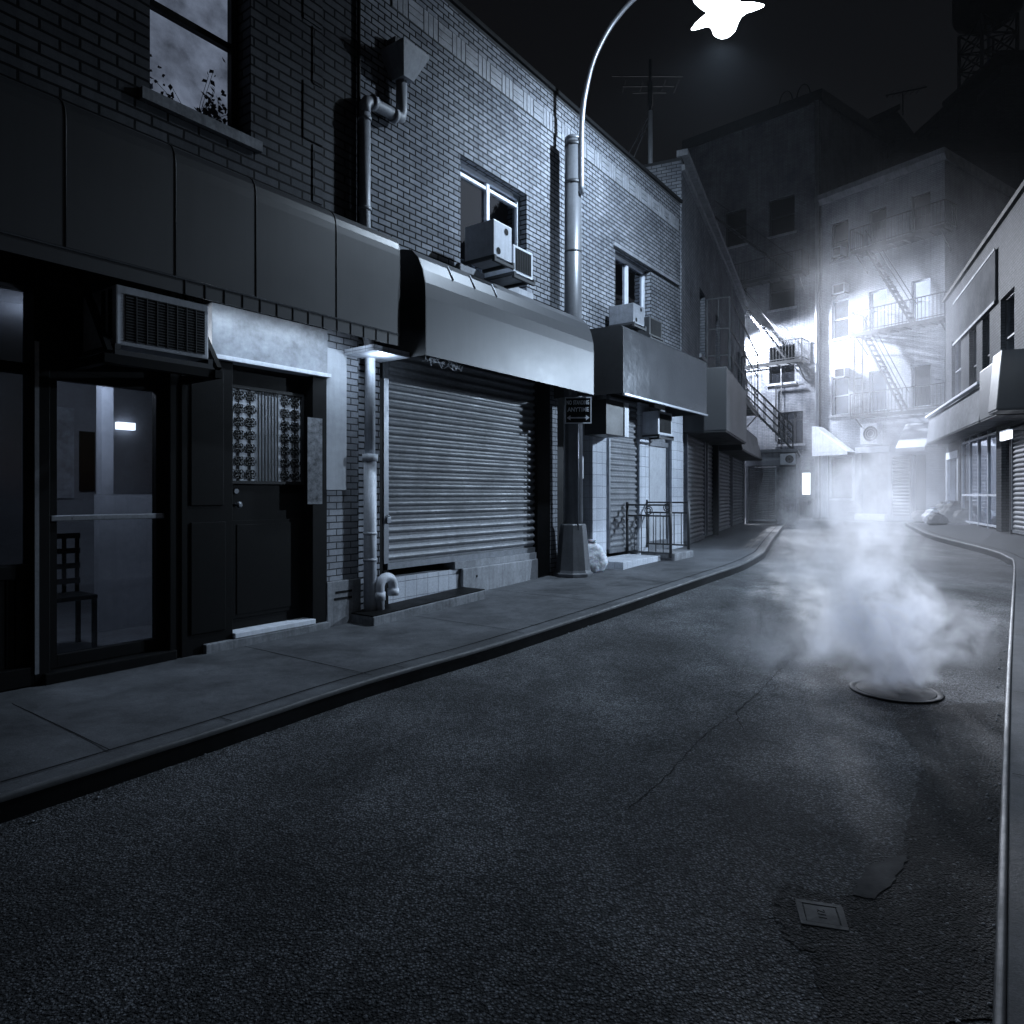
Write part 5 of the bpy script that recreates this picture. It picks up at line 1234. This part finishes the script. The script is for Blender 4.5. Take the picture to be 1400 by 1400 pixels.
rm = Vector((14.2, 23.6, .5)); volbox('steam', rm, 4.6, 4.6, 12.5, volmat('far_mist', W1, .5, lambda nt: plume(nt, 12.5, 4.2, 4.6, .50, .45, (0, 1.2), 1.2)), 'pale steam drifting before the white tenement')
hz = MB(); hz._idx([(x, y, z) for z in (-1.7, 34) for x, y in ((-40, -30), (60, -30), (60, 70), (-40, 70))], [(3, 2, 1, 0), (4, 5, 6, 7), (0, 1, 5, 4), (1, 2, 6, 5), (2, 3, 7, 6), (3, 0, 4, 7)])
hz = hz.build('haze', volmat('night_haze', (.85, .92, 1.0), .35, .00022)); tag(hz, 'thin night haze filling the whole street', 'haze', kind='stuff')

# ------------------------------------------------------------------ lights, world, camera
def lamp(name, typ, loc, energy, col=(.65, .81, 1.0), **kw):
    l = bpy.data.lights.new(name, typ); l.energy = energy; l.color = col
    for k_, v_ in kw.items(): setattr(l, k_, v_)
    o = bpy.data.objects.new(name, l); COL.objects.link(o); o.location = loc; return o
lamp('street_lamp_light', 'POINT', (lp.x, lp.y, 7.66), 230, shadow_soft_size=.07)
o = lamp('street_lamp_beam', 'SPOT', (lp.x, lp.y, 7.66), 1650, shadow_soft_size=.07, spot_size=math.radians(172), spot_blend=.7)
o.rotation_euler = Vector((-.08, .42, -.86)).to_track_quat('-Z', 'Y').to_euler()
l2 = Vector((10.82, 32.4, 9.8))
o = lamp('far_street_lamp_light', 'SPOT', l2, 19000, (.82, .88, 1.0), shadow_soft_size=.30, spot_size=math.radians(172), spot_blend=.35)
o.rotation_euler = Vector((-.05, -.5, -.86)).to_track_quat('-Z', 'Y').to_euler()
o = lamp('steam_fill_beam', 'SPOT', l2, 24000, (.82, .88, 1.0), shadow_soft_size=.1, spot_size=math.radians(15), spot_blend=.9)  # extra narrow spot added only to brighten the steam
o.rotation_euler = (Vector((3.0, 6.2, .5)) - l2).to_track_quat('-Z', 'Y').to_euler()
l3 = Vector((10.05, 12.75, 4.3))
o = lamp('side_street_lamp_light', 'SPOT', l3, 4000, shadow_soft_size=.12, spot_size=math.radians(76), spot_blend=1.0)
o.rotation_euler = (FA.p(10.3, 0, 1.0) - l3).to_track_quat('-Z', 'Y').to_euler()
o = lamp('awning_tube_light', 'AREA', FA.p(4.15, .48, 3.17), 7, shape='RECTANGLE', size=1.7, size_y=.06, spread=math.radians(120))
o.rotation_euler = (Matrix.Rotation(math.atan2(_e.y, _e.x), 4, 'Z') @ Matrix.Rotation(math.radians(38), 4, 'X')).to_euler()
lamp('awning_end_light', 'POINT', FA.p(5.2, .42, 2.9), 7, shadow_soft_size=.05)
lamp('room_fill_light', 'POINT', FA.p(2.7, -1.0, 2.85), 110, (.85, .92, 1.0), shadow_soft_size=.1)  # added fill for the room
sd = (_e * .64 + _n * .60 + Vector((0, 0, .42))).normalized()
sun = lamp('fill_sun', 'SUN', sd * 60, .02, (.78, .87, 1.0), angle=math.radians(12)); sun.rotation_euler = sd.to_track_quat('Z', 'Y').to_euler()  # weak sun lamp added as soft fill, no moon in view
w = bpy.data.worlds.new('World'); SC.world = w; w.use_nodes = True; nt = w.node_tree; bg = nt.nodes['Background']
sky = nt.nodes.new('ShaderNodeTexSky'); sky.sky_type = 'NISHITA'; sky.sun_disc = False; sky.sun_elevation = math.radians(-3); sky.sun_rotation = math.radians(120)
hs_ = nt.nodes.new('ShaderNodeHueSaturation'); hs_.inputs['Saturation'].default_value = .7; nt.links.new(sky.outputs[0], hs_.inputs['Color']); nt.links.new(hs_.outputs[0], bg.inputs['Color']); bg.inputs['Strength'].default_value = .075

cam = bpy.data.cameras.new('Camera'); co = bpy.data.objects.new('Camera', cam); COL.objects.link(co)
co.location = (0, 0, CAMH); co.rotation_euler = (math.radians(90), 0, 0); cam.sensor_width = 36; cam.lens = FPX / 1400 * 36; cam.shift_y = -(700 - HYP) / 1400; cam.clip_end = 2000; cam.clip_start = .05
SC.camera = co
SC.view_settings.view_transform = 'Standard'; SC.view_settings.look = 'None'; SC.view_settings.exposure = 0; SC.view_settings.gamma = 1
SC.cycles.use_denoising = True; SC.cycles.max_bounces = 6; SC.cycles.diffuse_bounces = 3; SC.cycles.volume_bounces = 4; SC.cycles.transparent_max_bounces = 12
SC.cycles.volume_step_rate = 2.0; SC.cycles.volume_max_steps = 128; SC.cycles.sample_clamp_indirect = 4
